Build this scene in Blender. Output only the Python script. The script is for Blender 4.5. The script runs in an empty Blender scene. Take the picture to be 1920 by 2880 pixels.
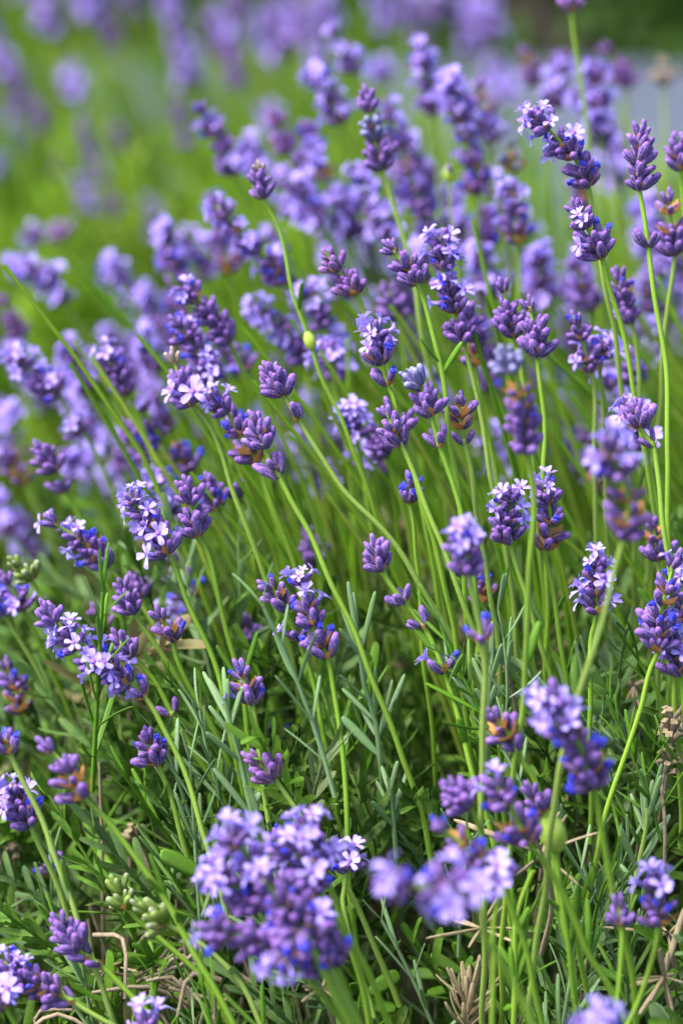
import bpy, math, random
import numpy as np
from mathutils import Matrix, Vector

# ------------------------------------------------------------------ camera, world, sun, exposure
scene = bpy.context.scene
COL = scene.collection
PITCH = math.radians(15.0)
CAM = np.array((0.0, 0.0, 0.80))
LENS, FOCUS, FSTOP = 100.0, 1.10, 5.6
cam_data = bpy.data.cameras.new("camera")
cam = bpy.data.objects.new("camera", cam_data)
COL.objects.link(cam)
cam.location = CAM
cam.rotation_euler = (math.pi / 2 - PITCH, 0, 0)
cam_data.sensor_fit = 'VERTICAL'
cam_data.sensor_height = 36.0
cam_data.lens = LENS
cam_data.clip_start = 0.05
cam_data.clip_end = 400.0
cam_data.dof.use_dof = True
cam_data.dof.focus_distance = FOCUS
cam_data.dof.aperture_fstop = FSTOP
scene.camera = cam

SUN_EL, SUN_AZ = math.radians(57), math.radians(-112)      # azimuth measured from +Y towards +X
world = bpy.data.worlds.new("World")
scene.world = world
world.use_nodes = True
wn = world.node_tree
bg = wn.nodes["Background"]
sky = wn.nodes.new("ShaderNodeTexSky")
sky.sky_type = 'NISHITA'
sky.sun_disc = False
sky.sun_elevation = SUN_EL
sky.sun_rotation = SUN_AZ
sky.dust_density = 4.0
wn.links.new(sky.outputs["Color"], bg.inputs["Color"])
bg.inputs["Strength"].default_value = 0.135
sun_data = bpy.data.lights.new("sun", 'SUN')
sun = bpy.data.objects.new("sun", sun_data)
COL.objects.link(sun)
sun_data.energy = 2.6
sun_data.angle = math.radians(28)
sun_data.color = (1.0, 0.96, 0.90)
sd = Vector((math.sin(SUN_AZ) * math.cos(SUN_EL), math.cos(SUN_AZ) * math.cos(SUN_EL), math.sin(SUN_EL)))
sun.rotation_euler = sd.to_track_quat('Z', 'Y').to_euler()
sun.location = (-3, 4, 6)
scene.view_settings.view_transform = 'Standard'
scene.view_settings.look = 'None'
scene.view_settings.exposure = 1.46
scene.view_settings.gamma = 1.0
scene.view_settings.use_curve_mapping = False
scene.render.engine = 'CYCLES'
scene.cycles.use_denoising = True
scene.cycles.max_bounces = 8
scene.cycles.diffuse_bounces = 4
scene.cycles.transmission_bounces = 4

rng = random.Random(7)
nrg = np.random.default_rng(11)

# ------------------------------------------------------------------ geometry of the view: where along a line of sight a thing stands
Fv = np.array((0.0, math.cos(PITCH), -math.sin(PITCH)))
Uv = np.array((0.0, math.sin(PITCH), math.cos(PITCH)))
Rv = np.array((1.0, 0.0, 0.0))
ORIG = {'A': (0, 0), 'B': (960, 0), 'C': (0, 720), 'D': (960, 720), 'E': (0, 1440), 'F': (960, 1440), 'G': (0, 2160), 'H': (960, 2160)}


def px(p, reg):
    if len(p) > 2 and isinstance(p[2], str):
        reg = p[2]
    if reg == 'S':
        return p[0], p[1]
    if reg == 'Z':
        return p[0] * 1920 / 1568, p[1] * 1920 / 1568
    o = ORIG[reg]
    return o[0] + p[0] * 960 / 1568, o[1] + p[1] * 960 / 1568


def at(x, y, d):
    s = 0.36 / 2880 * d
    return CAM + Fv * d + Rv * ((x - 960) * s) + Uv * ((1440 - y) * s)


def fz(x, y):
    """height of the leafy top of the near lavender bush"""
    z = np.interp(y, [0.62, 0.70, 0.86, 0.965, 1.019, 1.065, 1.12, 1.30, 1.45, 1.62, 1.75], [0.0, 0.13, 0.265, 0.350, 0.395, 0.436, 0.450, 0.435, 0.435, 0.25, 0.0])
    z = z - 0.55 * np.maximum(0, -0.10 - x) - 0.35 * np.maximum(0, x - 0.5)
    z = z + 0.017 * np.sin(x * 37 + y * 9) + 0.015 * np.sin(y * 43 - x * 17 + 1.3)
    return np.maximum(z, 0.0)


# ------------------------------------------------------------------ materials
def nodes_of(name):
    m = bpy.data.materials.new(name)
    m.use_nodes = True
    nt = m.node_tree
    return m, nt, nt.nodes["Principled BSDF"], nt.nodes["Material Output"]


def mixrgb(nt, fac, a, b, mode='MIX'):
    n = nt.nodes.new("ShaderNodeMix")
    n.data_type = 'RGBA'
    n.blend_type = mode
    for sock, v in ((n.inputs[0], fac), (n.inputs[6], a), (n.inputs[7], b)):
        if hasattr(v, 'is_output'):
            nt.links.new(v, sock)
        elif isinstance(v, (int, float)):
            sock.default_value = v
        else:
            sock.default_value = (*v, 1)
    return n.outputs[2]


def maprange(nt, v, a, b, c=0.0, d=1.0):
    n = nt.nodes.new("ShaderNodeMapRange")
    nt.links.new(v, n.inputs[0])
    for i, q in enumerate((a, b, c, d)):
        n.inputs[i + 1].default_value = q
    return n.outputs[0]


def noise(nt, scale, detail=3.0, coord='Object'):
    tc = nt.nodes.new("ShaderNodeTexCoord")
    n = nt.nodes.new("ShaderNodeTexNoise")
    n.inputs["Scale"].default_value = scale
    n.inputs["Detail"].default_value = detail
    nt.links.new(tc.outputs[coord], n.inputs["Vector"])
    return n.outputs["Fac"]


def rand(nt):
    return nt.nodes.new("ShaderNodeObjectInfo").outputs["Random"]


def translucent(nt, bsdf, out, color, fac):
    t = nt.nodes.new("ShaderNodeBsdfTranslucent")
    if hasattr(color, 'is_output'):
        nt.links.new(color, t.inputs["Color"])
    else:
        t.inputs["Color"].default_value = (*color, 1)
    mx = nt.nodes.new("ShaderNodeMixShader")
    mx.inputs[0].default_value = fac
    nt.links.new(bsdf.outputs[0], mx.inputs[1])
    nt.links.new(t.outputs[0], mx.inputs[2])
    nt.links.new(mx.outputs[0], out.inputs["Surface"])


def bump(nt, bsdf, h, strength, dist=0.001):
    b = nt.nodes.new("ShaderNodeBump")
    b.inputs["Strength"].default_value = strength
    b.inputs["Distance"].default_value = dist
    nt.links.new(h, b.inputs["Height"])
    nt.links.new(b.outputs[0], bsdf.inputs["Normal"])


def mat_calyx(name, base, tip, alt, hair=(0.40, 0.28, 0.54)):
    """hairy ribbed bud: base colour to tip colour along the bud, tint differing from bud to bud"""
    m, nt, b, out = nodes_of(name)
    tc = nt.nodes.new("ShaderNodeTexCoord")
    sx = nt.nodes.new("ShaderNodeSeparateXYZ")
    nt.links.new(tc.outputs["Generated"], sx.inputs[0])
    g = maprange(nt, sx.outputs[2], 0.02, 0.55)
    c = mixrgb(nt, g, base, tip)
    c = mixrgb(nt, maprange(nt, rand(nt), 0, 1, 0, .75), c, mixrgb(nt, g, base, alt))
    w = noise(nt, 900.0, 2.0)
    mp = nt.nodes.new("ShaderNodeMapping")
    mp.inputs["Scale"].default_value = (1500, 1500, 170)
    nt.links.new(tc.outputs["Object"], mp.inputs["Vector"])
    st = nt.nodes.new("ShaderNodeTexNoise")
    st.inputs["Scale"].default_value = 1.0
    st.inputs["Detail"].default_value = 2.0
    nt.links.new(mp.outputs[0], st.inputs["Vector"])
    c = mixrgb(nt, maprange(nt, st.outputs["Fac"], 0.38, 0.62, 0.65, 0.0), c, tuple(q * .35 for q in tip))
    c = mixrgb(nt, maprange(nt, st.outputs["Fac"], 0.55, 0.72, 0.0, 0.55), c, hair)
    frost = maprange(nt, sx.outputs[2], 0.74, 0.95, 0.0, 0.55)
    c = mixrgb(nt, frost, c, hair)
    hairs = maprange(nt, w, 0.5, 0.68, 0.0, 0.34)
    c = mixrgb(nt, hairs, c, hair)
    nt.links.new(c, b.inputs["Base Color"])
    b.inputs["Roughness"].default_value = 0.75
    b.inputs["Specular IOR Level"].default_value = 0.10
    b.inputs["Sheen Weight"].default_value = 0.12 if "violet" in name or "pink" in name else 0.0
    b.inputs["Sheen Roughness"].default_value = 0.4
    b.inputs["Sheen Tint"].default_value = (0.85, 0.78, 1.0, 1)
    bump(nt, b, w, 0.5, 0.0004)
    return m


def mat_petal(name, a, c2, tr):
    m, nt, b, out = nodes_of(name)
    c = mixrgb(nt, rand(nt), a, c2)
    c = mixrgb(nt, maprange(nt, noise(nt, 420.0), .35, .7), c, tuple(min(1, v * 1.12 + .02) for v in a))
    nt.links.new(c, b.inputs["Base Color"])
    b.inputs["Roughness"].default_value = 0.5
    b.inputs["Specular IOR Level"].default_value = 0.10
    translucent(nt, b, out, c, tr)
    return m


def mat_plain(name, a, c2, scale, rough=.6, tr=0.0, bumpk=0.0):
    m, nt, b, out = nodes_of(name)
    n = noise(nt, scale, 4.0)
    c = mixrgb(nt, maprange(nt, n, .3, .7), a, c2)
    c = mixrgb(nt, maprange(nt, rand(nt), 0, 1, 0, .35), c, c2)
    nt.links.new(c, b.inputs["Base Color"])
    b.inputs["Roughness"].default_value = rough
    b.inputs["Specular IOR Level"].default_value = 0.3
    if tr:
        translucent(nt, b, out, c, tr)
    if bumpk:
        bump(nt, b, n, bumpk)
    return m


def mat_tint(name, stops, rough, tr, use_attr=True, scale=260.0):
    """plant green: 'tint' (per shoot or per object) runs through the stops"""
    m, nt, b, out = nodes_of(name)
    if use_attr:
        a = nt.nodes.new("ShaderNodeAttribute")
        a.attribute_name = "tint"
        f = a.outputs["Fac"]
    else:
        f = rand(nt)
    r = nt.nodes.new("ShaderNodeValToRGB")
    e = r.color_ramp.elements
    e[0].position, e[0].color = stops[0][0], (*stops[0][1], 1)
    e[1].position, e[1].color = stops[-1][0], (*stops[-1][1], 1)
    for p, c in stops[1:-1]:
        q = e.new(p)
        q.color = (*c, 1)
    nt.links.new(f, r.inputs[0])
    n = noise(nt, scale, 3.0)
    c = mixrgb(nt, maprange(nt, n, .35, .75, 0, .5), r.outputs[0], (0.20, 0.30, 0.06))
    nt.links.new(c, b.inputs["Base Color"])
    b.inputs["Roughness"].default_value = rough
    b.inputs["Specular IOR Level"].default_value = 0.2
    if tr:
        translucent(nt, b, out, c, tr)
    bump(nt, b, n, 0.25, 0.0006)
    return m


PAL = {
    'v': mat_calyx("bud_violet", (0.11, 0.085, 0.085), (0.094, 0.044, 0.230), (0.165, 0.102, 0.380)),
    'p': mat_calyx("bud_pinkish", (0.20, 0.15, 0.18), (0.150, 0.055, 0.210), (0.200, 0.095, 0.270)),
    'g': mat_calyx("bud_grey_blue", (0.20, 0.22, 0.26), (0.095, 0.085, 0.270), (0.155, 0.145, 0.330), (0.30, 0.29, 0.46)),
    'y': mat_calyx("bud_yellowish", (0.38, 0.36, 0.16), (0.170, 0.105, 0.220), (0.330, 0.290, 0.130), (0.36, 0.34, 0.24)),
    'n': mat_calyx("bud_pale_green", (0.10, 0.20, 0.012), (0.140, 0.250, 0.020), (0.190, 0.200, 0.140), (0.20, 0.28, 0.07)),
}
M_PETAL = mat_petal("petal_lilac", (0.47, 0.37, 0.94), (0.29, 0.21, 0.84), 0.30)
M_BLUE = mat_plain("withered_petal_blue", (0.020, 0.018, 0.42), (0.060, 0.070, 0.66), 700, .5)
M_BRACT = mat_plain("papery_bract_brown", (0.40, 0.165, 0.035), (0.50, 0.27, 0.085), 500, .6, .25)
M_TIP = mat_petal("bud_tip_violet", (0.19, 0.080, 0.36), (0.32, 0.17, 0.52), 0.1)
M_STEM = mat_tint("stem_green", [(0, (0.130, 0.270, 0.016)), (.6, (0.190, 0.340, 0.026)), (1, (0.23, 0.33, 0.075))], .5, 0.0, False, 700)
M_LEAF = mat_tint("leaf_green", [(0, (0.050, 0.180, 0.008)), (.45, (0.100, 0.270, 0.010)), (.75, (0.12, 0.27, 0.030)), (1, (0.15, 0.27, 0.09))], .45, .25, False)
M_SILVER = mat_tint("leaf_silvery", [(0, (0.15, 0.29, 0.12)), (1, (0.23, 0.36, 0.19))], .55, .15, False)
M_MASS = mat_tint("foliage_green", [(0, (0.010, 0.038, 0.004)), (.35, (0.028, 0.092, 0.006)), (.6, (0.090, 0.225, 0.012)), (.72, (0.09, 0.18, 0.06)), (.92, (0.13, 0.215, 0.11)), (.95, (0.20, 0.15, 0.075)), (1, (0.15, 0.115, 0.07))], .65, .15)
M_STALKS = mat_tint("stalk_green", [(0, (0.10, 0.27, 0.006)), (.6, (0.20, 0.39, 0.010)), (1, (0.29, 0.39, 0.05))], .55, .32)
M_LIME = mat_plain("lime_green_bud", (0.28, 0.46, 0.035), (0.40, 0.52, 0.10), 500, .6, .15)
M_STRAW = mat_plain("dry_straw", (0.20, 0.15, 0.08), (0.34, 0.28, 0.17), 300, .7)
M_DRIED = mat_plain("dried_calyx", (0.16, 0.11, 0.065), (0.33, 0.27, 0.19), 600, .8)


# ------------------------------------------------------------------ mesh helpers
def new_mesh(name, verts, faces, mats, idx=None, smooth=True):
    me = bpy.data.meshes.new(name)
    me.from_pydata([tuple(map(float, v)) for v in verts], [], faces)
    for m in mats:
        me.materials.append(m)
    if idx is not None:
        me.polygons.foreach_set("material_index", idx)
    if smooth:
        me.polygons.foreach_set("use_smooth", [not (idx is not None and i == 2) for i in (idx if idx is not None else [0] * len(me.polygons))])
    me.update()
    return me


def big_mesh(name, verts, quads, mat, tint=None):
    """one mesh out of numpy arrays of quads"""
    verts = np.ascontiguousarray(verts, dtype=np.float32)
    quads = np.ascontiguousarray(quads, dtype=np.int32)
    me = bpy.data.meshes.new(name)
    me.vertices.add(len(verts))
    me.vertices.foreach_set("co", verts.ravel())
    me.loops.add(quads.size)
    me.loops.foreach_set("vertex_index", quads.ravel())
    me.polygons.add(len(quads))
    me.polygons.foreach_set("loop_start", np.arange(0, quads.size, 4, dtype=np.int32))
    me.polygons.foreach_set("loop_total", np.full(len(quads), 4, dtype=np.int32))
    for m in (mat if isinstance(mat, list) else [mat]):
        me.materials.append(m)
    me.update(calc_edges=True)
    me.polygons.foreach_set("use_smooth", np.ones(len(quads), dtype=bool))
    if tint is not None:
        at_ = me.attributes.new("tint", 'FLOAT', 'POINT')
        at_.data.foreach_set("value", np.ascontiguousarray(tint, dtype=np.float32))
    return me


def link(name, data, parent=None, label=None, cat=None, group=None, kind=None):
    o = bpy.data.objects.new(name, data)
    COL.objects.link(o)
    if parent is not None:
        o.parent = parent
    for k, v in (("label", label), ("category", cat), ("group", group), ("kind", kind)):
        if v:
            o[k] = v
    return o


def unit(v):
    v = np.asarray(v, float)
    return v / (np.linalg.norm(v) + 1e-12)


def spline(P, step=0.004):
    """Catmull-Rom through P; returns the samples and the sample index of every control point"""
    P = [np.asarray(p, float) for p in P]
    h = [max(1e-6, float(np.linalg.norm(P[i + 1] - P[i]))) for i in range(len(P) - 1)]
    d = [(P[i + 1] - P[i]) / h[i] for i in range(len(P) - 1)]
    m = [d[0]] + [(d[i] * h[i - 1] + d[i - 1] * h[i]) / (h[i - 1] + h[i]) for i in range(1, len(P) - 1)] + [d[-1]]
    out, idx = [], []
    for i in range(len(P) - 1):
        n = max(2, int(h[i] / step))
        idx.append(len(out))
        for t in np.linspace(0, 1, n, endpoint=False):
            t2, t3 = t * t, t * t * t
            out.append((2 * t3 - 3 * t2 + 1) * P[i] + (t3 - 2 * t2 + t) * h[i] * m[i] + (3 * t2 - 2 * t3) * P[i + 1] + (t3 - t2) * h[i] * m[i + 1])
    idx.append(len(out))
    out.append(P[-1])
    return np.array(out), idx


def tube(path, rad, n=6, groove=0.0):
    """quads of a tube along path (N,3)"""
    path = np.asarray(path, float)
    N = len(path)
    rad = np.broadcast_to(np.asarray(rad, float), (N,))
    T = np.gradient(path, axis=0)
    T /= np.linalg.norm(T, axis=1)[:, None] + 1e-12
    ref = np.array((0.31, -0.95, 0.1))
    X = np.cross(T, ref)
    X /= np.linalg.norm(X, axis=1)[:, None] + 1e-12
    Y = np.cross(T, X)
    a = np.arange(n) * 2 * math.pi / n
    g = 1 - groove * (np.arange(n) % 2)
    V = path[:, None, :] + (rad[:, None] * g)[:, :, None] * (np.cos(a)[None, :, None] * X[:, None, :] + np.sin(a)[None, :, None] * Y[:, None, :])
    i = np.arange(N - 1)[:, None] * n
    j = np.arange(n)[None, :]
    k = (j + 1) % n
    q = np.stack([i + j, i + k, i + n + k, i + n + j], -1).reshape(-1, 4)
    return V.reshape(-1, 3), q


def leaf_quads(L, W, bend, up, seg=6):
    """a linear lavender leaf along +Z from the origin, its face to -Y: folded blade with blunt tip, verts and quads"""
    prof = [0.45, 0.62, 0.85, 1.0, 1.0, 0.92, 0.70, 0.30]
    pos = [0.0, .10, .25, .45, .65, .82, .95, 1.0]
    if seg < 6:
        prof, pos = [0.5, 0.9, 1.0, 0.9, 0.4], [0, .25, .55, .88, 1.0]
    V, Q = [], []
    if seg >= 6:
        # a thick narrow blade: rounded underneath, a shallow groove along its face, blunt tip
        ring = [(-1, -.06), (-.5, .20), (0, .05), (.5, .20), (1, -.06), (.45, -.34), (-.45, -.34)]
        m = len(ring)
        for w, t in zip(prof, pos):
            y = bend * L * t * t
            hw = W * .5 * w
            V += [(hw * a, y + min(W, .0027) * .62 * max(w, .4) * b, L * t) for a, b in ring]
        for r in range(len(prof) - 1):
            for c in range(m):
                d = (c + 1) % m
                Q.append((r * m + c, r * m + d, (r + 1) * m + d, (r + 1) * m + c))
        e = (len(prof) - 1) * m
        Q += [(e, e + 1, e + 2, e + 6), (e + 2, e + 3, e + 4, e + 5), (e + 6, e + 2, e + 5, e + 5)][:2]
        return np.array(V), np.array(Q)
    for w, t in zip(prof, pos):
        z = L * t
        y = bend * L * t * t
        hw = W * .5 * w
        V += [(-hw, y - up * W * w * 2.2, z), (0, y, z), (hw, y - up * W * w * 2.2, z)]
    m = 3
    for r in range(len(prof) - 1):
        for c in range(m - 1):
            Q.append((r * m + c, r * m + c + 1, (r + 1) * m + c + 1, (r + 1) * m + c))
    return np.array(V), np.array(Q)


def basis(z, xhint):
    z = unit(z)
    x = np.asarray(xhint, float) - z * np.dot(xhint, z)
    if np.linalg.norm(x) < 1e-6:
        x = np.cross(z, (0.3, 0.8, 0.5))
    x = unit(x)
    return np.stack([x, np.cross(z, x), z], 1)


def rotz(a):
    c, s = math.cos(a), math.sin(a)
    return np.array(((c, -s, 0), (s, c, 0), (0, 0, 1)))


def roty(a):
    c, s = math.cos(a), math.sin(a)
    return np.array(((c, 0, s), (0, 1, 0), (-s, 0, c)))


def mat4(R, t, s=1.0):
    M = Matrix.Identity(4)
    for i in range(3):
        for j in range(3):
            M[i][j] = R[i, j] * s
        M[i][3] = t[i]
    return M


# ------------------------------------------------------------------ flower pieces (metres; along +Z)
mm = 0.001


def lathe(prof, n, rib, slots):
    V, F, I = [], [], []
    for (r, z) in prof:
        for k in range(n):
            a = 2 * math.pi * k / n
            q = r * (1 + (rib if k % 2 else -rib))
            V.append((q * math.cos(a) * mm, q * math.sin(a) * mm, z * mm))
    for i in range(len(prof) - 1):
        for k in range(n):
            F.append((i * n + k, i * n + (k + 1) % n, (i + 1) * n + (k + 1) % n, (i + 1) * n + k))
            I.append(slots[i])
    F.append(tuple((len(prof) - 1) * n + k for k in range(n)))
    I.append(slots[-1])
    return V, F, I


def bud_geo(v, r):
    fat = r.uniform(.88, 1.12)
    ln = r.uniform(.9, 1.12)
    prof = [(.55, 0), (1.05, .7), (1.38, 2.2), (1.5, 3.8), (1.46, 5.2), (1.25, 6.0), (1.12, 6.3), (.98, 6.9), (.5, 7.4)]
    prof = [(p * fat, z * ln) for p, z in prof]
    V, F, I = lathe(prof, 10, .11, [0, 0, 0, 0, 0, 0, 4, 4, 4])
    bx = r.uniform(-.25, .25)
    return [(x + bx * mm * (z / (6 * mm)) ** 2, y, z) for x, y, z in V], F, I


def petal_geo(r, V, F, I, az, L, W, spread, z0, slot=1):
    """one rounded corolla lobe bent out from the mouth of the tube"""
    n, m = 5, 5
    o = len(V)
    ca, sa = math.cos(az), math.sin(az)
    wv = r.uniform(-.6, .6)
    for i in range(n):
        t = i / (n - 1)
        hw = W * (.38 + 1.15 * t - .70 * t ** 3) * (1 if i < n - 1 else .62)
        rad = .75 + L * (t * math.sin(spread) + .10 * t * t)
        z = z0 + L * (t * math.cos(spread)) - .28 * L * t ** 3
        for j in range(m):
            s = (j / (m - 1) - .5) * 2
            notch = -.45 * (1 - abs(s)) * (i == n - 1) - .3 * abs(s) ** 3 * (i == n - 1)
            rr, yy = rad + notch, hw * s
            zz = z + .42 * abs(s) ** 2 * t * W * .45 + wv * s * t + r.uniform(-.22, .22) * t
            V.append(((rr * ca - yy * sa) * mm, (rr * sa + yy * ca) * mm, zz * mm))
    for i in range(n - 1):
        for j in range(m - 1):
            a = o + i * m + j
            F.append((a, a + 1, a + m + 1, a + m))
            I.append(slot)


def floret_geo(v, r):
    prof = [(.55, 0), (1.1, .8), (1.35, 2.4), (1.38, 3.9), (1.15, 5.2), (.85, 5.4), (.8, 6.6), (1.0, 7.6)]
    V, F, I = lathe(prof, 8, .06, [0, 0, 0, 0, 0, 1, 1, 4])
    sc, opn = r.uniform(.78, 1.08), r.uniform(.62, 1.04)
    for az, L, W, sp in ((62, 4.5, 1.5, 55), (118, 4.5, 1.5, 57), (190, 4.0, 1.2, 80), (272, 4.2, 1.25, 86), (350, 4.0, 1.2, 80)):
        petal_geo(r, V, F, I, math.radians(az + r.uniform(-9, 9)), L * sc * r.uniform(.9, 1.1), W * sc, math.radians(sp * opn + r.uniform(-20, 16)), 7.4)
    return V, F, I


def withered_geo(v, r):
    V, F, I = bud_geo(v, r)
    V = [(x, y, min(z, 6.2 * mm)) for x, y, z in V]
    o, n = len(V), 8
    rings = [(.75, 5.6), (1.15, 6.2), (1.25, 7.0), (.95, 7.7), (.5, 8.2)]
    for (rr, z) in rings:
        for k in range(n):
            a = 2 * math.pi * k / n
            q = rr * r.uniform(.45, 1.5)
            V.append((q * math.cos(a) * mm, q * math.sin(a) * mm, (z + r.uniform(-.7, .7)) * mm))
    for i in range(len(rings) - 1):
        for k in range(n):
            F.append((o + i * n + k, o + i * n + (k + 1) % n, o + (i + 1) * n + (k + 1) % n, o + (i + 1) * n + k))
            I.append(2)
    F.append(tuple(o + (len(rings) - 1) * n + k for k in range(n)))
    I.append(2)
    return V, F, I


def bract_geo(r, az, V, F, I, size=1.0):
    o = len(V)
    ca, sa = math.cos(az), math.sin(az)
    L, W = 5.0 * size * r.uniform(.85, 1.2), 2.3 * size
    for i, (t, w) in enumerate(((0, .6), (.3, 1.0), (.6, .8), (.85, .35), (1.05, .05))):
        rr = .8 + L * t * .78
        z = -.6 + L * (t * .42 + .28 * t * t) + r.uniform(-.2, .2)
        for s in (-1, 0, 1):
            y = W * w * s
            V.append(((rr * ca - y * sa) * mm, (rr * sa + y * ca) * mm, (z + .5 * abs(s) * w) * mm))
    for i in range(4):
        for j in range(2):
            a = o + i * 3 + j
            F.append((a, a + 1, a + 4, a + 3))
            I.append(3)


M_TIPS = {'n': mat_petal("bud_tip_greenish", (0.22, 0.32, 0.06), (0.33, 0.25, 0.42), 0.1), 'g': mat_petal("bud_tip_grey_blue", (0.24, 0.25, 0.48), (0.30, 0.28, 0.46), 0.1),
          'y': mat_petal("bud_tip_pale", (0.36, 0.31, 0.20), (0.30, 0.20, 0.40), 0.1)}
_slots = {k: [PAL[k], M_PETAL, M_BLUE, M_BRACT, M_TIPS.get(k, M_TIP)] for k in PAL}
PIECES = {}


def piece(kind, pal):
    key = (kind, pal)
    if key not in PIECES:
        gen = {'bud': bud_geo, 'floret': floret_geo, 'withered_floret': withered_geo}[kind]
        PIECES[key] = []
        for v in range(9):
            V, F, I = gen(v, random.Random(hash(kind) % 97 * 0 + 31 * v + len(kind)))
            PIECES[key].append((new_mesh(kind, V, F, _slots[pal], I), V, F, I))
    return PIECES[key]


def whorl_layout(ch, r):
    """what a whorl of this style carries: (kind, azimuth, tilt, height, scale)"""
    out = []

    def ring(kinds, t0, t1, h, a0, s=1.0):
        n = len(kinds)
        for i, k in enumerate(kinds):
            out.append((k, a0 + 2 * math.pi * (i + r.uniform(-.25, .25)) / n, math.radians(r.uniform(t0, t1)), h + r.uniform(-.6, .6), s * r.uniform(.74, 1.14)))
    B, Fl, W = 'bud', 'floret', 'withered_floret'
    a = r.uniform(0, 6.28)
    if ch == 'b':
        ring([B] * 6, 34, 60, 0, a); ring([B] * 4, 14, 32, 1.4, a + .5, .9)
    elif ch == 'f':
        ring([Fl, B, B, Fl, B, B], 42, 70, 0, a); ring([B, Fl, B], 20, 40, 1.4, a + .5)
    elif ch == 'F':
        ring([Fl, B, Fl, B, Fl, W], 42, 72, 0, a); ring([Fl, B, Fl], 16, 38, 1.6, a + .4)
    elif ch == 'w':
        ring([W, B, B, W, B, B], 38, 64, 0, a); ring([B, W, B], 20, 38, 1.4, a + .5)
    elif ch == 'm':
        ring([Fl, B, B, W, B, B], 40, 66, 0, a); ring([B, W, Fl], 22, 40, 1.4, a + .5)
    elif ch == 's':
        ring([B] * 4, 22, 52, 0, a)
    elif ch == 'd':
        ring([W, B, Fl, B], 25, 55, 0, a)
    elif ch == 'x':
        ring([B, B], 25, 40, 0, a)
    elif ch == 'y':
        ring([W, B, B, W], 25, 55, 0, a)
    elif ch == 't':
        ring([B] * 4, 14, 34, 0, a, .88); out.append((B, 0, math.radians(r.uniform(0, 10)), 1.8, .85))
    elif ch == 'T':
        ring([Fl, B, Fl, B], 18, 48, 0, a, .95); out.append((B, 0, math.radians(r.uniform(0, 10)), 1.8, .85))
    elif ch == 'W':
        ring([W, B, B, W], 16, 40, 0, a, .92); out.append((B, 0, .1, 1.5, .85))
    elif ch == 'o':
        ring([B, B, B], 40, 66, 0, a)
    return out


def bracts(ch, r):
    V, F, I = [], [], []
    big = {'o': 1.3, 'w': 1.2, 'm': 1.15, 'f': 1.0}.get(ch, .9)
    n = 2 if ch in 'sxtTW' else (4 if ch == 'o' else 3)
    a = r.uniform(0, 6.28)
    for i in range(n):
        bract_geo(r, a + 2 * math.pi * i / n + r.uniform(-.3, .3), V, F, I, big * (.6 if ch in 'sxtTW' else 1))
    # the green knob that carries the flowers
    o = len(V)
    kV, kF, kI = lathe([(.7, -1.2), (1.25, -.2), (1.3, .8), (.9, 2.0)], 6, 0, [5, 5, 5, 5])
    V += kV
    F += [tuple(q + o for q in f) for f in kF]
    I += kI
    return V, F, I


WHORLS = {}
LOWER = {}


def whorl_mesh(ch, pal, var):
    """bracts and knob of a whorl"""
    key = (ch, pal, var)
    if key not in WHORLS:
        V, F, I = bracts(ch, random.Random(ord(ch) * 7 + var))
        WHORLS[key] = new_mesh("whorl", V, F, _slots[pal] + [M_STEM], I)
    return WHORLS[key]


def whorl_joined(ch, pal, var):
    """a whorl too blurred to pick its buds apart: everything in one mesh"""
    key = (ch, pal, var)
    if key not in LOWER:
        r = random.Random(ord(ch) * 13 + var)
        V, F, I = bracts(ch, r)
        V, F, I = list(V), list(F), list(I)
        for kind, az, tilt, h, s in whorl_layout(ch, r):
            _, pv, pf, pi = r.choice(piece(kind, pal))
            R = rotz(az) @ roty(tilt) @ rotz(r.uniform(0, 6.28) if kind != 'floret' else r.uniform(-.6, .6))
            off = np.array((math.cos(az) * .9 * mm, math.sin(az) * .9 * mm, h * mm))
            o = len(V)
            V += [tuple(R @ np.array(q) * s + off) for q in pv]
            F += [tuple(q + o for q in f) for f in pf]
            I += pi
        LOWER[key] = new_mesh("whorl", V, F, _slots[pal] + [M_STEM], I)
    return LOWER[key]


def put_whorl(root, origin, T, ch, pal, r, joined, scale=1.0):
    R = basis(T, (r.uniform(-1, 1), r.uniform(-1, 1), r.uniform(-1, 1)))
    if joined:
        w = link("whorl", whorl_joined(ch, pal, r.randrange(4)), root)
        w.matrix_basis = mat4(R, origin, scale)
        return
    w = link("whorl", whorl_mesh(ch, pal, r.randrange(4)), root)
    w.matrix_basis = mat4(R, origin, scale)
    for kind, az, tilt, h, s in whorl_layout(ch, r):
        me = r.choice(piece(kind, pal))[0]
        o = link(kind, me, w)
        Rb = rotz(az) @ roty(tilt) @ rotz(r.uniform(0, 6.28) if kind != 'floret' else r.uniform(-.6, .6))
        o.matrix_basis = mat4(Rb, (math.cos(az) * .9 * mm, math.sin(az) * .9 * mm, h * mm), s)


def put_leaf(root, base3, tip3, width, r, mat, rootpos, bend=None):
    d = np.asarray(tip3) - np.asarray(base3)
    L = np.linalg.norm(d)
    b = r.uniform(-.10, .14) if bend is None else bend
    V, Q = leaf_quads(L, width, b, .10)
    yh = CAM - np.asarray(base3)
    yh = unit(yh) + np.array([r.uniform(-.6, .6) for _ in range(3)])
    z = unit(d - 0)
    y = -unit(yh - z * np.dot(yh, z))
    x = np.cross(y, z)
    R = np.stack([x, y, z], 1)
    me = new_mesh("leaf", V, [tuple(int(k) for k in q) for q in Q], [mat])
    o = link("leaf", me, root)
    o.matrix_basis = mat4(R, np.asarray(base3) - rootpos)
    return o


def project_s(path, p):
    return int(np.argmin(np.linalg.norm(path - p, axis=1)))


STALKS = []


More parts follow.
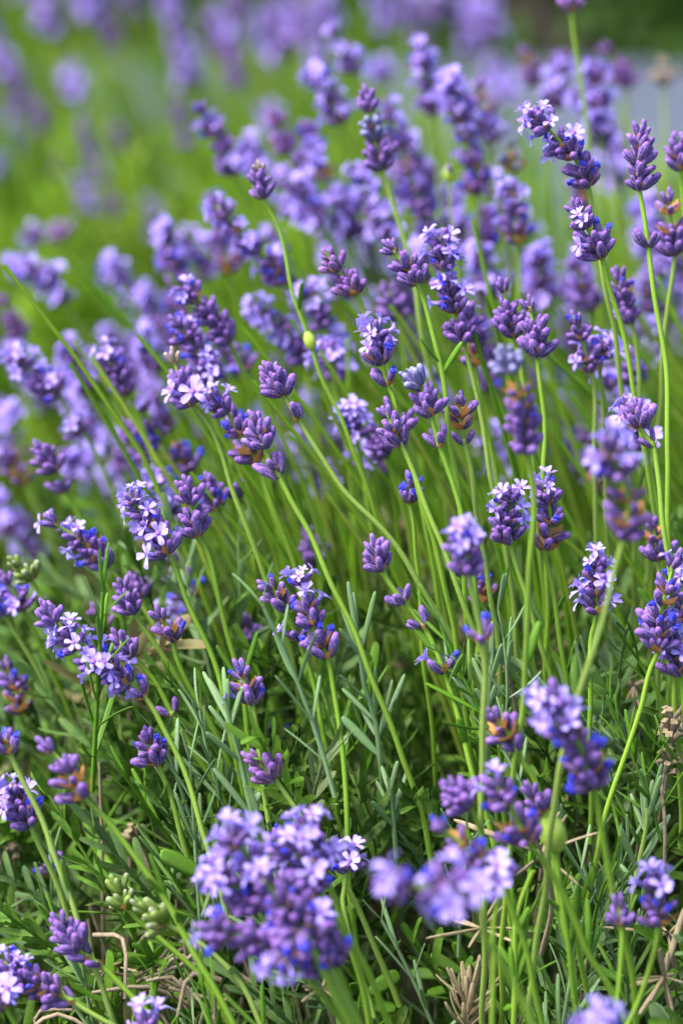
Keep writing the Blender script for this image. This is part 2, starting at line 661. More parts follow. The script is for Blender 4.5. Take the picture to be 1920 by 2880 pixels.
def stalk(label, reg, pts, d, style, nb=2, det=(), pal='v', leaves=(), gall=None, gsize=1.0, group='lavender stalks in bloom', k=0.22, size=1.06, rstem=1.05, joined=None):
    r = random.Random(label + str(len(STALKS)))
    P2 = [px(p, reg) for p in pts]
    P3, depth = [], d
    for i, p in enumerate(P2):
        if i:
            q = P2[i - 1]
            depth += k * math.hypot(p[0] - q[0], p[1] - q[1]) * 0.36 / 2880 * d
        P3.append(at(p[0], p[1], depth))
    dirn = unit(P3[-1] - P3[-2])
    end, n = P3[-1], 0
    while end[2] > max(fz(end[0], end[1]) - .05, 0.02) and n < 14:
        dirn = unit(dirn * .86 + np.array((0.04, 0.42, -1)) * .16)
        end = end + dirn * .022
        n += 1
        if n % 3 == 0:
            P3.append(end)
    P3.append(end + dirn * .01)
    path, idx = spline(P3, .004)
    seg = np.concatenate([[0], np.cumsum(np.linalg.norm(np.diff(path, axis=0), axis=1))])
    f1, f2, p1, p2 = r.uniform(55, 90), r.uniform(120, 190), r.uniform(0, 6), r.uniform(0, 6)
    path = path + (np.array((1, .6, 0))[None, :] * (.0006 * np.sin(seg * f1 + p1) + .00028 * np.sin(seg * f2 + p2))[:, None])
    root = bpy.data.objects.new("lavender_stalk", None)
    root.empty_display_size = .02
    COL.objects.link(root)
    rp = path[-1].copy()
    root.location = rp
    root["label"], root["category"], root["group"] = label, "flower stalk", group
    sb = idx[nb - 1]
    L = seg[sb]
    rad = np.interp(seg, [0, L * .5, L + .002, L + .06, seg[-1]], np.array([.5, .8, rstem * .9, rstem, rstem * 1.12]) * mm * size)
    if joined is None:
        joined = d > 1.335
    start = max(0, int(np.searchsorted(seg, .004)))
    V, Q = tube(path[start:][::1 if not joined else 2] - rp, rad[start:][::1 if not joined else 2], 8 if not joined else 6, .16 if not joined else 0)
    link("stem", new_mesh("stem", V, Q.tolist(), [M_STEM]), root)

    def loc(s):
        i = min(max(int(np.searchsorted(seg, s)), 1), len(path) - 1)
        return path[i] - rp, unit(path[i - 1] - path[i])
    pitch = .0067 * size * r.uniform(.92, 1.1)
    n = max(1, int(round((L - .004) / pitch)))
    for i in range(n + 1):
        s = L - (L - .005) * i / max(n, 1)
        ch = style[min(len(style) - 1, int(i / (n + 1) * len(style)))]
        if i == n:
            ch = {'f': 'T', 'F': 'F', 'w': 'W', 'm': 'T', 'b': 't', 'o': 't'}.get(ch, ch)
        o, T = loc(max(s, .003))
        pc = pal[min(len(pal) - 1, int(i / (n + 1) * len(pal)))]
        put_whorl(root, o, T, ch, pc, r, joined, size * (1.08 - .24 * i / max(n, 1)) * r.uniform(.88, 1.08))
    for p in det:
        q = px(p[:2], p[2] if len(p) > 3 else reg)
        ch = p[-1]
        j = min(range(sb, len(path)), key=lambda m_: (lambda w: math.hypot(w[0] - q[0], w[1] - q[1]))(to_px(path[m_])))
        o, T = path[j] - rp, unit(path[j - 1] - path[j])
        put_whorl(root, o, T, ch, pal[0], r, joined, size * .98)
    for (b, t, wd) in leaves:
        bp, tp = px(b, reg), px(t, reg)
        j = min(range(sb, len(path)), key=lambda m_: (lambda w: math.hypot(w[0] - bp[0], w[1] - bp[1]))(to_px(path[m_])))
        dd = float(np.dot(path[j] - CAM, Fv))
        b3 = path[j]
        t3 = at(tp[0], tp[1], dd - r.uniform(0, .008))
        put_leaf(root, b3, t3, wd * mm, r, M_LEAF, rp)
    if not joined and not leaves and r.random() < .34 and seg[-1] - L > .10:
        j = int(np.searchsorted(seg, L + (seg[-1] - L) * r.uniform(.42, .72)))
        sd = np.cross(unit(path[j - 1] - path[j]), unit(CAM - path[j]))
        for sg in (-1, 1):
            put_leaf(root, path[j], path[j] + (unit(path[j - 1] - path[j]) + sd * sg * r.uniform(.25, .6)) * r.uniform(.014, .022), 2.2 * mm, r, M_LEAF, rp)
    if gall is not None:
        g = px(gall, reg)
        j = min(range(sb, len(path)), key=lambda m_: (lambda w: math.hypot(w[0] - g[0], w[1] - g[1]))(to_px(path[m_])))
        R = basis(unit(path[j - 1] - path[j]), (1, 0, 0))
        gv, gf, gi = lathe([(1.1, -4), (2.2, -2.6), (2.7, -.6), (2.5, 1.4), (1.7, 3), (.9, 4)], 8, .06, [0] * 6)
        gb = link("green_bud", new_mesh("green_bud", gv, gf, [M_LIME], gi), root)
        gb["label"] = "swollen lime green bud on the stem"
        gb.matrix_basis = mat4(R, path[j] - rp, gsize)
    STALKS.append(root)
    return root


def to_px(p):
    v = np.asarray(p) - CAM
    d = float(np.dot(v, Fv))
    s = 0.36 / 2880 * d
    return 960 + float(np.dot(v, Rv)) / s, 1440 - float(np.dot(v, Uv)) / s


NEAR_TO = {}


def near_label(first, x, y, anchors, reach):
    """a label that places one of many look-alikes beside the nearest landmark; None where it stands near none, or another holds that place"""
    best = min(anchors, key=lambda a: math.hypot(a[0] - x, a[1] - y))
    dx, dy = x - best[0], y - best[1]
    if math.hypot(dx, dy) > reach:
        return None
    w = ("right of" if dx > 0 else "left of") if abs(dx) > abs(dy) else ("below" if dy > 0 else "above")
    key = (first, best[2], w)
    if key in NEAR_TO:
        return None
    NEAR_TO[key] = 1
    return f"{first} just {w} {best[2]}"


LOW_MARKS = [(1310, 2750, "the dried straw flower stalk"), (1555, 2335, "the lime green bud"), (1880, 2080, "the grey brown dried head"), (690, 1960, "the winged floret spike"),
             (1350, 2600, "the straw coloured leaf star"), (730, 2400, "the big soft cluster"), (520, 2420, "the broad bright leaf pair"), (430, 2700, "the yellowish rosette"),
             (180, 2620, "the slim bottom left bud spike"), (1850, 2480, "the bottom right floret head"), (1745, 2540, "the small lone bud head"), (1560, 2060, "the close lilac topped spike"),
             (90, 2230, "the left edge lilac head"), (440, 2080, "the short blue flecked spike"), (1250, 1900, "the lowest whorl of the bent stem"), (1330, 1750, "the blue tipped whorl"),
             (1800, 2740, "the whitish dead rosette"), (960, 2300, "the dark blue bud spike"), (340, 2510, "the pale green spike"), (1390, 2090, "the small soft bud spike")]
HIGH_MARKS = [(1795, 420, "the upright bud spike"), (1060, 330, "the grey blue budded spike"), (1257, 480, "the blurred lime green bud"), (1540, 380, "the bright pale florets"),
              (735, 500, "the yellowish bud spike"), (1040, 960, "the open lilac head"), (1500, 960, "the close pair of bud spikes"), (1260, 720, "the white lilac tall spike"),
              (1130, 740, "the small brown purple bud spike"), (930, 740, "the slim bud spike"), (600, 380, "the grey tipped spike"), (560, 870, "the big violet group"),
              (920, 280, "the large lilac spike"), (1310, 320, "the tall dense spike"), (1620, 100, "the tall bare stem"), (1430, 600, "the orange flecked lilac spike"),
              (880, 970, "the pale green swelling"), (770, 1050, "the short sharp bud spike"), (1620, 920, "the lone floret"), (1780, 1150, "the floret ball")]
# ------------------------------------------------------------------ ground, beds, hedge
def sheet(name, x0, x1, y0, y1, z, mat, n=1):
    me = new_mesh(name, [(x0, y0, z), (x1, y0, z), (x1, y1, z), (x0, y1, z)], [(0, 1, 2, 3)], [mat], smooth=False)
    return link(name, me, kind='structure')


def mat_ground(name, a, b2, scale, k):
    m, nt, b, out = nodes_of(name)
    n = noise(nt, scale, 6.0)
    c = mixrgb(nt, maprange(nt, n, .3, .7), a, b2)
    v = nt.nodes.new("ShaderNodeTexVoronoi")
    v.inputs["Scale"].default_value = scale * 6
    tc = nt.nodes.new("ShaderNodeTexCoord")
    nt.links.new(tc.outputs["Object"], v.inputs["Vector"])
    c = mixrgb(nt, maprange(nt, v.outputs["Distance"], 0, .6, .0, .4), c, tuple(min(1, q * 1.5) for q in a))
    nt.links.new(c, b.inputs["Base Color"])
    b.inputs["Roughness"].default_value = .9
    bump(nt, b, v.outputs["Distance"], k, .006)
    return m


M_GRAVEL = mat_ground("grey_gravel", (0.046, 0.060, 0.094), (0.066, 0.082, 0.122), 9, .6)
M_SOIL = mat_ground("dark_soil", (0.030, 0.022, 0.015), (0.060, 0.045, 0.030), 22, .8)
M_GRASSY = mat_ground("rough_grass", (0.05, 0.11, 0.02), (0.08, 0.15, 0.03), 5, .5)
sheet("ground", -80, 80, -40, 160, 0.0, M_GRASSY)
sheet("path", -12, 12, -3, 7.6, 0.004, M_GRAVEL)


def bed(name, x0, x1, y0, y1, r):
    """low mound of soil under a lavender row"""
    nx, ny = 40, 16
    V, Q = [], []
    for j in range(ny + 1):
        for i in range(nx + 1):
            e = min(1, 4 * min(j / ny, 1 - j / ny))
            x, y = x0 + (x1 - x0) * i / nx, y0 + (y1 - y0) * j / ny
            V.append((x, y, 0.006 + .035 * e + r.uniform(-.008, .008) * e))
    for j in range(ny):
        for i in range(nx):
            a = j * (nx + 1) + i
            Q.append((a, a + 1, a + nx + 2, a + nx + 1))
    link(name, new_mesh(name, V, Q, [M_SOIL]), kind='structure')


bed("soil_bed", -2.2, 2.2, 0.50, 2.15, rng)
bed("soil_bed", -3.5, 3.5, 2.45, 3.75, rng)


# ------------------------------------------------------------------ leafy shoot: a stem with opposite pairs of narrow leaves
def shoot_geo(r, pairs, length, leafL, leafW, seg=5, spread=(26, 60), stem_r=.0009):
    """verts, quads of one shoot along +Z, the origin at its foot"""
    Vs, Qs, o = [], [], 0
    bx, by = r.uniform(-.18, .18), r.uniform(-.18, .18)
    pth = np.array([(bx * length * t * t, by * length * t * t, length * t) for t in np.linspace(0, 1, 6)])
    v, q = tube(pth, np.linspace(stem_r, stem_r * .7, 6), 4)
    Vs.append(v); Qs.append(q); o += len(v)
    a0 = r.uniform(0, 3)
    leaves = []
    for i in range(pairs):
        t = .18 + .82 * i / max(1, pairs - 1)
        for s in (0, math.pi):
            az = a0 + i * 1.57 + s + r.uniform(-.35, .35)
            tilt = math.radians(r.uniform(*spread)) * (1.1 - .72 * t)
            L = leafL * r.uniform(.72, 1.12) * (1.05 - .38 * t)
            v, q = leaf_quads(L, leafW * r.uniform(.85, 1.15), r.uniform(-.16, .22), .10, seg)
            R = rotz(az) @ roty(tilt) @ rotz(r.choice((-1, 1)) * math.pi / 2 + r.uniform(-.4, .4))
            p = np.array((bx * length * t * t, by * length * t * t, length * t))
            leaves.append((R, p, L))
            v = v @ R.T + p
            Vs.append(v); Qs.append(q + o); o += len(v)
    return np.concatenate(Vs), np.concatenate(Qs), leaves


def scatter(templates, placements):
    """placements: (template index, position, z axis, spin, scale, tint) -> stacked arrays"""
    VV, QQ, TT, o = [], [], [], 0
    for ti, p, z, spin, s, tint in placements:
        v, q = templates[ti][:2]
        R = basis(z, (math.cos(spin), math.sin(spin), .2))
        VV.append((v * s) @ R.T + p)
        QQ.append(q + o)
        TT.append(np.full(len(v), tint))
        o += len(v)
    return np.concatenate(VV), np.concatenate(QQ), np.concatenate(TT)


T_NARROW = [shoot_geo(rng, rng.choice((8, 9, 10)), rng.uniform(.055, .085), .021, .0031, spread=(38, 76)) for _ in range(9)]
T_BROAD = [shoot_geo(rng, rng.choice((6, 7)), rng.uniform(.045, .065), .026, .0048, spread=(38, 74)) for _ in range(6)]
T_ALL = T_NARROW + T_BROAD


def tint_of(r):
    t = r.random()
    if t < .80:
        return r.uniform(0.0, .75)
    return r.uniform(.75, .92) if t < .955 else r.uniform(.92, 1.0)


# near bush: leafy mass
pl = []
for i in range(5600):
    x, y = rng.uniform(-.48, .48), rng.uniform(.66, 1.72)
    h = float(fz(x, y))
    if h < .05:
        continue
    hole = max(math.exp(-((x - .022) / .06) ** 2 - ((y - .965) / .06) ** 2), math.exp(-((x + .045) / .025) ** 2 - ((y - .955) / .04) ** 2))
    deep = rng.random() ** 1.5 * .19
    if rng.random() < .9 * hole and deep < .15:
        continue
    tipz = h - deep + rng.uniform(-.01, .015)
    ln = .07
    e = .02
    gx, gy = (fz(x + e, y) - fz(x - e, y)) / (2 * e), (fz(x, y + e) - fz(x, y - e)) / (2 * e)
    z = unit(np.array((-gx * .5 - .16, -gy * .6, 1.0)) + np.array([rng.gauss(0, .42), rng.gauss(0, .42), 0]))
    k = rng.randrange(len(T_NARROW)) if rng.random() < .86 else len(T_NARROW) + rng.randrange(len(T_BROAD))
    s = rng.uniform(.75, 1.25)
    pl.append((k, np.array((x, y, tipz)) - z * ln * s, z, rng.uniform(0, 6.28), s, tint_of(rng)))
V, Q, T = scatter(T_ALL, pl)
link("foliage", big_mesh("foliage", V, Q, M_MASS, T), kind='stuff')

# woody twigs and old straw inside the bush
VV, QQ, o = [], [], 0
for i in range(620):
    x, y = rng.uniform(-.42, .42), rng.uniform(.72, 1.6)
    h = float(fz(x, y))
    if h < .06:
        continue
    top = h - rng.uniform(.015, .10)
    foot = np.array((x * .75 + .02, y * .8 + .26, 0.03))
    tip = np.array((x, y, top))
    midp = (foot + tip) / 2 + np.array((rng.uniform(-.03, .03), rng.uniform(-.03, .03), rng.uniform(-.02, .03)))
    p, _ = spline([foot, midp, tip], .03)
    v, q = tube(p, np.linspace(.0014, .0007, len(p)), 4)
    VV.append(v); QQ.append(q + o); o += len(v)
for i in range(22):
    q = px((rng.gauss(620, 190), rng.gauss(1020, 110)), 'G')
    d = rng.uniform(1.06, 1.13)
    a = at(q[0], q[1], d)
    dr = unit(np.array((rng.gauss(.2, .8), rng.gauss(.2, .4), rng.gauss(-.3, .7))))
    L = rng.uniform(.018, .05)
    p, _ = spline([a, a + dr * L * .5 + np.array((rng.gauss(0, .006), 0, rng.gauss(.004, .006))), a + dr * L], .006)
    v, q4 = tube(p, np.linspace(.0007, .0011, len(p)), 5)
    VV.append(v); QQ.append(q4 + o); o += len(v)
link("twigs", big_mesh("twigs", np.concatenate(VV), np.concatenate(QQ), M_DRIED), kind='stuff')


def stems_mass(n, fx, fy, zfoot, ztop, lean, rad, name, mat):
    VV, QQ, TT, o = [], [], [], 0
    tips = []
    for i in range(n):
        x, y = fx(), fy()
        b = np.array((x, y, zfoot(x, y)))
        H = ztop(x, y) - b[2]
        if H < .05:
            continue
        l = lean()
        tip = b + np.array((-l * H, rng.gauss(-.05, .12) * H, H))
        m = (b + tip) / 2 + np.array((l * H * .10, 0, H * .04))
        p, _ = spline([b, m, tip], .035)
        v, q = tube(p, np.linspace(rad * 1.15, rad * .8, len(p)), 4)
        VV.append(v); QQ.append(q + o); TT.append(np.full(len(v), rng.random())); o += len(v)
        tips.append((tip, unit(tip - m)))
    link(name, big_mesh(name, np.concatenate(VV), np.concatenate(QQ), mat, np.concatenate(TT)), kind='stuff')
    return tips


# green flower stems of the near bush whose heads are lost in the crowd
stems_mass(330, lambda: rng.uniform(-.06, .46), lambda: rng.uniform(1.14, 1.5), lambda x, y: float(fz(x, y)) - .05,
           lambda x, y: float(fz(x, y)) + rng.uniform(.05, .135), lambda: rng.gauss(.42, .16), .00115, "flower_stems", M_STALKS)

M_STALKS_FAR = mat_tint("stalk_yellow_green", [(0, (0.10, 0.27, 0.006)), (.5, (0.22, 0.42, 0.010)), (1, (0.36, 0.48, 0.05))], .55, .35)
# second row: leafy base, dense stems and purple tops
def row_h(x):
    return float(np.interp(x, [-.6, .04, .20, .34], [1.0, 1.0, .70, .55]))


pl = []
for i in range(1300):
    x, y = rng.uniform(-1.25, 1.25), 2.55 + 1.05 * rng.random()
    h = (.30 * row_h(x)) * float(np.interp(y, [2.5, 2.75, 3.3, 3.65], [.35, 1, 1, .4])) * rng.uniform(.55, 1.05)
    z = unit(np.array((-.2 + rng.gauss(0, .25), rng.gauss(-.15, .25), 1)))
    pl.append((rng.randrange(len(T_ALL)), np.array((x, y, h - .08)), z, rng.uniform(0, 6.28), rng.uniform(1.1, 1.7), rng.uniform(.2, .9)))
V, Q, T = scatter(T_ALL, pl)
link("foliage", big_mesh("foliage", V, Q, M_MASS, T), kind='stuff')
pl = []
for i in range(520):
    cx, cy, cz = rng.uniform(-1.0, .5), 2.5 + .25 * rng.random(), rng.uniform(.12, .42)
    ct = rng.choice((rng.uniform(.0, .2), rng.uniform(.45, .72), rng.uniform(.55, .9)))
    for k in range(3):
        z = unit(np.array((-.25 + rng.gauss(0, .2), rng.gauss(-.1, .2), 1)))
        pl.append((rng.randrange(len(T_ALL)), np.array((cx + rng.gauss(0, .03), cy + rng.gauss(0, .03), cz - .08 + rng.gauss(0, .03))), z, rng.uniform(0, 6.28), rng.uniform(1.0, 1.7), ct))
V, Q, T = scatter(T_ALL, pl)
link("foliage", big_mesh("foliage", V, Q, M_STALKS_FAR, T), kind='stuff')


def clump_x():
    while True:
        x = rng.uniform(-1.2, 1.3)
        if rng.random() < .5 + .5 * math.sin(x * 23) * math.sin(x * 9 + 1):
            return x


tips = stems_mass(3000, clump_x, lambda: 2.58 + 1.0 * rng.random(), lambda x, y: .10 * row_h(x),
                  lambda x, y: row_h(x) * rng.uniform(.40, .56), lambda: rng.gauss(.30, .18), .0017, "flower_stems", M_STALKS_FAR)
# their flower heads far out of focus: rough little spikes of overlapping knobs
def blob_geo(r):
    VV, QQ, o = [], [], 0
    for i in range(26):
        z = .045 * r.random()
        a = r.uniform(0, 6.28)
        rr = .0050 * (1 - .35 * z / .045)
        c = np.array((rr * math.cos(a), rr * math.sin(a), z))
        d = unit(np.array((math.cos(a), math.sin(a), .8)))
        v, q = tube(np.array([c - d * .002, c + d * .002, c + d * .006]), np.array([.0012, .0026, .0009]), 5)
        VV.append(v); QQ.append(q + o); o += len(v)
    return np.concatenate(VV), np.concatenate(QQ)


T_BLOB = [blob_geo(rng) for _ in range(6)]
pl = []
for tip, z in tips:
    if rng.random() < .33 and tip[2] > .515 * row_h(tip[0]):
        pl.append((rng.randrange(6), tip - z * .012, z, rng.uniform(0, 6.28), rng.uniform(.9, 1.5), rng.random()))
V, Q, T = scatter(T_BLOB, pl)
M_FARBLOOM = mat_tint("far_bloom_violet", [(0, (0.14, 0.065, 0.29)), (.5, (0.25, 0.14, 0.50)), (1, (0.42, 0.28, 0.78))], .6, .1)
link("far_blooms", big_mesh("far_blooms", V, Q, M_FARBLOOM, T), kind='stuff')

# dark clipped hedge beyond the path
def hedge():
    r = random.Random(5)
    root = link("hedge", None, label="dark green hedge beyond the grey path in the top right corner", cat="hedge")
    root.location = (1.5, 8.6, 0)
    V, Q = [], []
    N = 30000
    for i in range(N):
        u, v = r.uniform(-7, 7), r.random()
        zz = 1.5 * v
        face = r.random()
        y = -1.0 + .14 * math.sin(u * 2.1) + .1 * math.sin(u * 5.3 + zz * 4) + .12 * r.random()
        if face < .25:
            zz, y = 1.5 + .08 * math.sin(u * 3) + r.uniform(-.1, .06), r.uniform(-1, 1)
        c = np.array((u, y, zz))
        n = unit(np.array((r.gauss(0, .6), -1 + r.gauss(0, .6), .5 + r.gauss(0, .6))))
        B = basis(n, (r.uniform(-1, 1), 0, r.uniform(-1, 1)))
        s, w = r.uniform(.04, .075), r.uniform(.02, .035)
        o = len(V)
        for a, b in ((-w, 0), (0, -s), (w, 0), (0, s)):
            V.append(c + B[:, 0] * a + B[:, 1] * b)
        Q.append((o, o + 1, o + 2, o + 3))
    m = mat_tint("hedge_leaf", [(0, (0.010, 0.045, 0.002)), (1, (0.028, 0.100, 0.004))], .5, .1)
    f = link("foliage", big_mesh("foliage", np.array(V), np.array(Q), m, np.array([r.random() for _ in V])), root)
    f["kind"] = "stuff"
    # woody inside
    vv, qq = [], []
    for ix in range(29):
        for iz in range(6):
            vv.append((-7 + ix * .5 + r.uniform(-.05, .05), -.88 + .14 * math.sin((-7 + ix * .5) * 2.1), iz * .28))
    for ix in range(28):
        for iz in range(5):
            a = ix * 6 + iz
            qq.append((a, a + 6, a + 7, a + 1))
    link("branches", new_mesh("branches", vv, qq, [M_SOIL]), root)


hedge()


# ------------------------------------------------------------------ leafy shoots that stand out one by one
def leafy_shoot(label, pts, leaves, d, mat, reg, width=2.4, k=.12, group='leafy shoots among the stalks', rad=1.3, stem_mat=None):
    """pts: foot to tip; leaves: (base, tip) in the picture's region"""
    r = random.Random(label)
    P, depth = [], d
    P2 = [px(p, reg) for p in pts]
    for p in P2[::-1]:
        P.append(at(p[0], p[1], depth))
        depth += k * .02
    P = P[::-1]
    foot = P[0] + np.array((.004, .03, -.05))
    path, _ = spline([foot] + P, .005)
    root = link("leafy_shoot", None, label=label, cat="leafy shoot", group=group)
    root.location = foot
    V, Q = tube(path - foot, np.linspace(rad, rad * .7, len(path)) * mm, 6)
    link("stem", new_mesh("stem", V, Q.tolist(), [stem_mat or mat]), root)
    for lf in leaves:
        b, t = px(lf[0], reg), px(lf[1], reg)
        j = min(range(len(path)), key=lambda q: (lambda w: math.hypot(w[0] - b[0], w[1] - b[1]))(to_px(path[q])))
        dd = float(np.dot(path[j] - CAM, Fv))
        put_leaf(root, path[j], at(t[0], t[1], dd + r.uniform(-.012, .008)), (lf[2] if len(lf) > 2 else width) * mm, r, mat, foot)


def shoot_px(*a, **k):
    leafy_shoot(*a, **k)


shoot_px("silvery shoot of upright narrow leaves beside the dark spike with winged floret", [(1190, 300, 'G'), (1150, 180, 'G'), (1105, 1145), (1075, 1040), (1050, 930), (1035, 860)],
         [((1065, 1000), (936, 735)), ((1055, 950), (976, 758)), ((1048, 920), (1020, 712)), ((1045, 900), (1060, 792)), ((1062, 985), (1106, 805)), ((1070, 1020), (968, 890)),
          ((1110, 1160), (950, 1015)), ((1100, 1130), (1083, 1022)), ((1050, 930), (1040, 770)), ((1170, 220, 'G'), (990, 0, 'G'), 2.8), ((1200, 330, 'G'), (1140, 220, 'G'), 2.8),
          ((1165, 200, 'G'), (1195, 115, 'G'), 2.8)], 1.085, M_SILVER, 'E', 2.3)
shoot_px("grey green branching shoot left of the whorled bud stem", [(175, 1120), (155, 960), (105, 800), (85, 660), (60, 560)],
         [((80, 650), (0, 430)), ((85, 655), (30, 320)), ((90, 650), (158, 362)), ((75, 610), (75, 365)), ((120, 850), (0, 735)), ((110, 820), (108, 640)), ((150, 950), (165, 720)),
          ((155, 960), (0, 810)), ((90, 690), (0, 540)), ((165, 1050), (240, 770)), ((170, 1060), (90, 900)), ((172, 1080), (300, 740)), ((175, 1100), (0, 940), 4)], 1.11, M_SILVER, 'F', 2.2)
shoot_px("silvery shoot rising behind the stem with the blue tipped whorl", [(670, 1000), (675, 900), (680, 800), (685, 700)],
         [((680, 800), (695, 505)), ((682, 820), (735, 600)), ((678, 800), (655, 540)), ((675, 850), (600, 675)), ((680, 880), (710, 790)), ((680, 900), (745, 795)), ((670, 900), (612, 808))], 1.1, M_SILVER, 'F', 2.3)
shoot_px("silvery shoot with forked tip in the shade, bottom middle", [(245, 330), (235, 210), (225, 120), (215, 50)],
         [((225, 140), (185, -10)), ((225, 130), (245, -20)), ((232, 190), (160, 60)), ((235, 210), (280, 80)), ((240, 250), (140, 155)), ((235, 220), (228, 90)), ((242, 250), (285, 10))], 1.11, M_SILVER, 'H', 2.3)
shoot_px("silvery shoot of erect leaves near the dried flower head, right side", [(1330, 640), (1355, 470), (1385, 340), (1400, 250), (1405, 180)],
         [((1395, 270), (1390, 35)), ((1398, 260), (1425, 55)), ((1402, 260), (1475, -10)), ((1392, 290), (1325, 120)), ((1395, 300), (1480, 105)), ((1400, 250), (1470, 20)),
          ((1380, 350), (1490, 232)), ((1365, 440), (1510, 215), 3.4), ((1360, 470), (1292, 310)), ((1350, 490), (1280, 270)), ((1345, 540), (1280, 440)), ((1388, 300), (1372, 5))], 1.10, M_SILVER, 'H', 2.2, stem_mat=M_STEM)
shoot_px("tall green shoot with paired upright leaves below the blurred lilac spike", [(790, 1176), (795, 1000), (795, 850), (800, 700), (830, 590), (880, 470)],
         [((800, 770), (790, 540)), ((800, 780), (860, 640)), ((795, 960), (720, 815)), ((798, 960), (865, 690)), ((795, 965), (865, 785)), ((795, 970), (762, 830)), ((790, 1100), (745, 1110))], 1.04, M_LEAF, 'H', 2.6, rad=1.4, stem_mat=M_STEM)
shoot_px("green shoot with paired leaves right of the tall green one", [(1070, 1050), (1060, 880), (1040, 810), (1000, 640), (970, 420)],
         [((1040, 815), (975, 612)), ((1045, 815), (1055, 745)), ((1055, 890), (1035, 920)), ((1000, 640), (1030, 480)), ((1050, 830), (1090, 530))], 1.05, M_LEAF, 'H', 2.8, rad=1.3, stem_mat=M_STEM)
shoot_px("leaning green shoot with a side leaf, in front of the pale straw rosette", [(1230, 1020), (1190, 940), (1135, 865), (1080, 740), (1060, 600)],
         [((1135, 860), (1180, 728)), ((1135, 860), (1130, 600)), ((1190, 940), (1300, 950)), ((1080, 720), (1078, 535)), ((1160, 900), (1290, 985))], 1.06, M_LEAF, 'H', 3.0, rad=1.3, stem_mat=M_STEM)
shoot_px("dark broad leaved shoot in the deep shade, bottom centre", [(620, 1010), (570, 950), (540, 930)],
         [((570, 945), (310, 930), 7), ((560, 935), (400, 865), 6), ((600, 985), (395, 1040), 6), ((610, 1000), (520, 790), 5), ((600, 980), (680, 870), 5), ((570, 950), (640, 900), 5)], 1.13, M_LEAF, 'H', 5.0)
shoot_px("dark broad leaved shoot at the bottom left of the shaded hollow", [(60, 1176), (90, 1080), (130, 1030)],
         [((120, 1040), (268, 945), 7), ((100, 1070), (250, 1100), 7), ((110, 1060), (50, 985), 5), ((80, 1120), (190, 1075), 5), ((80, 1130), (0, 1090), 5)], 1.10, M_LEAF, 'H', 5.0)
shoot_px("broad bright leaf pair arching left above the shaded soil, lower left", [(1010, 620), (990, 560), (970, 510)],
         [((975, 515), (735, 390), 7), ((975, 515), (925, 400), 4), ((990, 560), (970, 450), 4), ((1000, 600), (985, 280), 3.4)], 1.10, M_LEAF, 'G', 5.0)
shoot_px("yellowish young rosette over dead stalks, bottom left", [(720, 1020), (710, 930), (700, 880)],
         [((700, 890), (540, 855), 3), ((700, 885), (580, 880), 4), ((700, 880), (650, 790), 3.5), ((702, 880), (745, 830), 3.5), ((700, 885), (610, 800), 3), ((705, 890), (780, 905), 3), ((700, 880), (690, 800), 3.5), ((705, 900), (640, 930), 3)], 1.09, M_LEAF, 'G', 3.2)

# more shoots of the same kind, nothing to tell them apart
T_OBJ = []
for v in range(8):
    rr = random.Random(100 + v)
    geo = shoot_geo(rr, rr.choice((5, 6, 7)), rr.uniform(.05, .08), .026, .0026, 6)
    T_OBJ.append(geo)
leaf_bank = {}
spots = []
for i in range(64):
    sx, sy = rng.uniform(40, 1890), 2880 - 1250 * rng.random() ** 1.25
    spots.append((sx, sy, rng.uniform(1.04, 1.16)))
stem_bank = {}
for i, (sx, sy, d) in enumerate(spots):
    t = rng.randrange(8)
    tip = at(sx, sy, d)
    g = T_OBJ[t]
    silver = rng.random() < .34
    M = M_SILVER if silver else M_LEAF
    root = link("leafy_shoot", None, cat="leafy shoot", group='silvery shoots crowded below the flowers' if silver else 'green shoots crowded below the flowers',
                label=near_label("silvery narrow leaved shoot" if silver else "fresh green leafy shoot", sx, sy, LOW_MARKS, 330)
                or ("silvery narrow leaved lavender shoot in the crowd of shoots below the flowers" if silver else "fresh green lavender shoot in the crowd of shoots below the flowers"))
    z = unit(np.array((rng.gauss(-.22, .25), rng.gauss(-.12, .2), 1)))
    s = rng.uniform(.85, 1.2)
    Rr = basis(z, (math.cos(i * 2.4), math.sin(i * 2.4), .1))
    root.matrix_basis = mat4(Rr, tip - z * .08 * s, s)
    key = (t, silver)
    if key not in stem_bank:
        n0 = 24
        stem_bank[key] = new_mesh("stem", g[0][:n0], [tuple(map(int, q)) for q in g[1] if max(q) < n0], [M])
        for v in range(4):
            rr = random.Random(v + 50)
            lv, lq = leaf_quads(.03, .0026, rr.uniform(-.14, .2), .10)
            leaf_bank[(silver, v)] = new_mesh("leaf", lv, [tuple(map(int, q)) for q in lq], [M])
    link("stem", stem_bank[key], root)
    for (R, p, L) in g[2]:
        o_ = link("leaf", leaf_bank[(silver, rng.randrange(4))], root)
        o_.matrix_basis = mat4(R, p, L / .03)


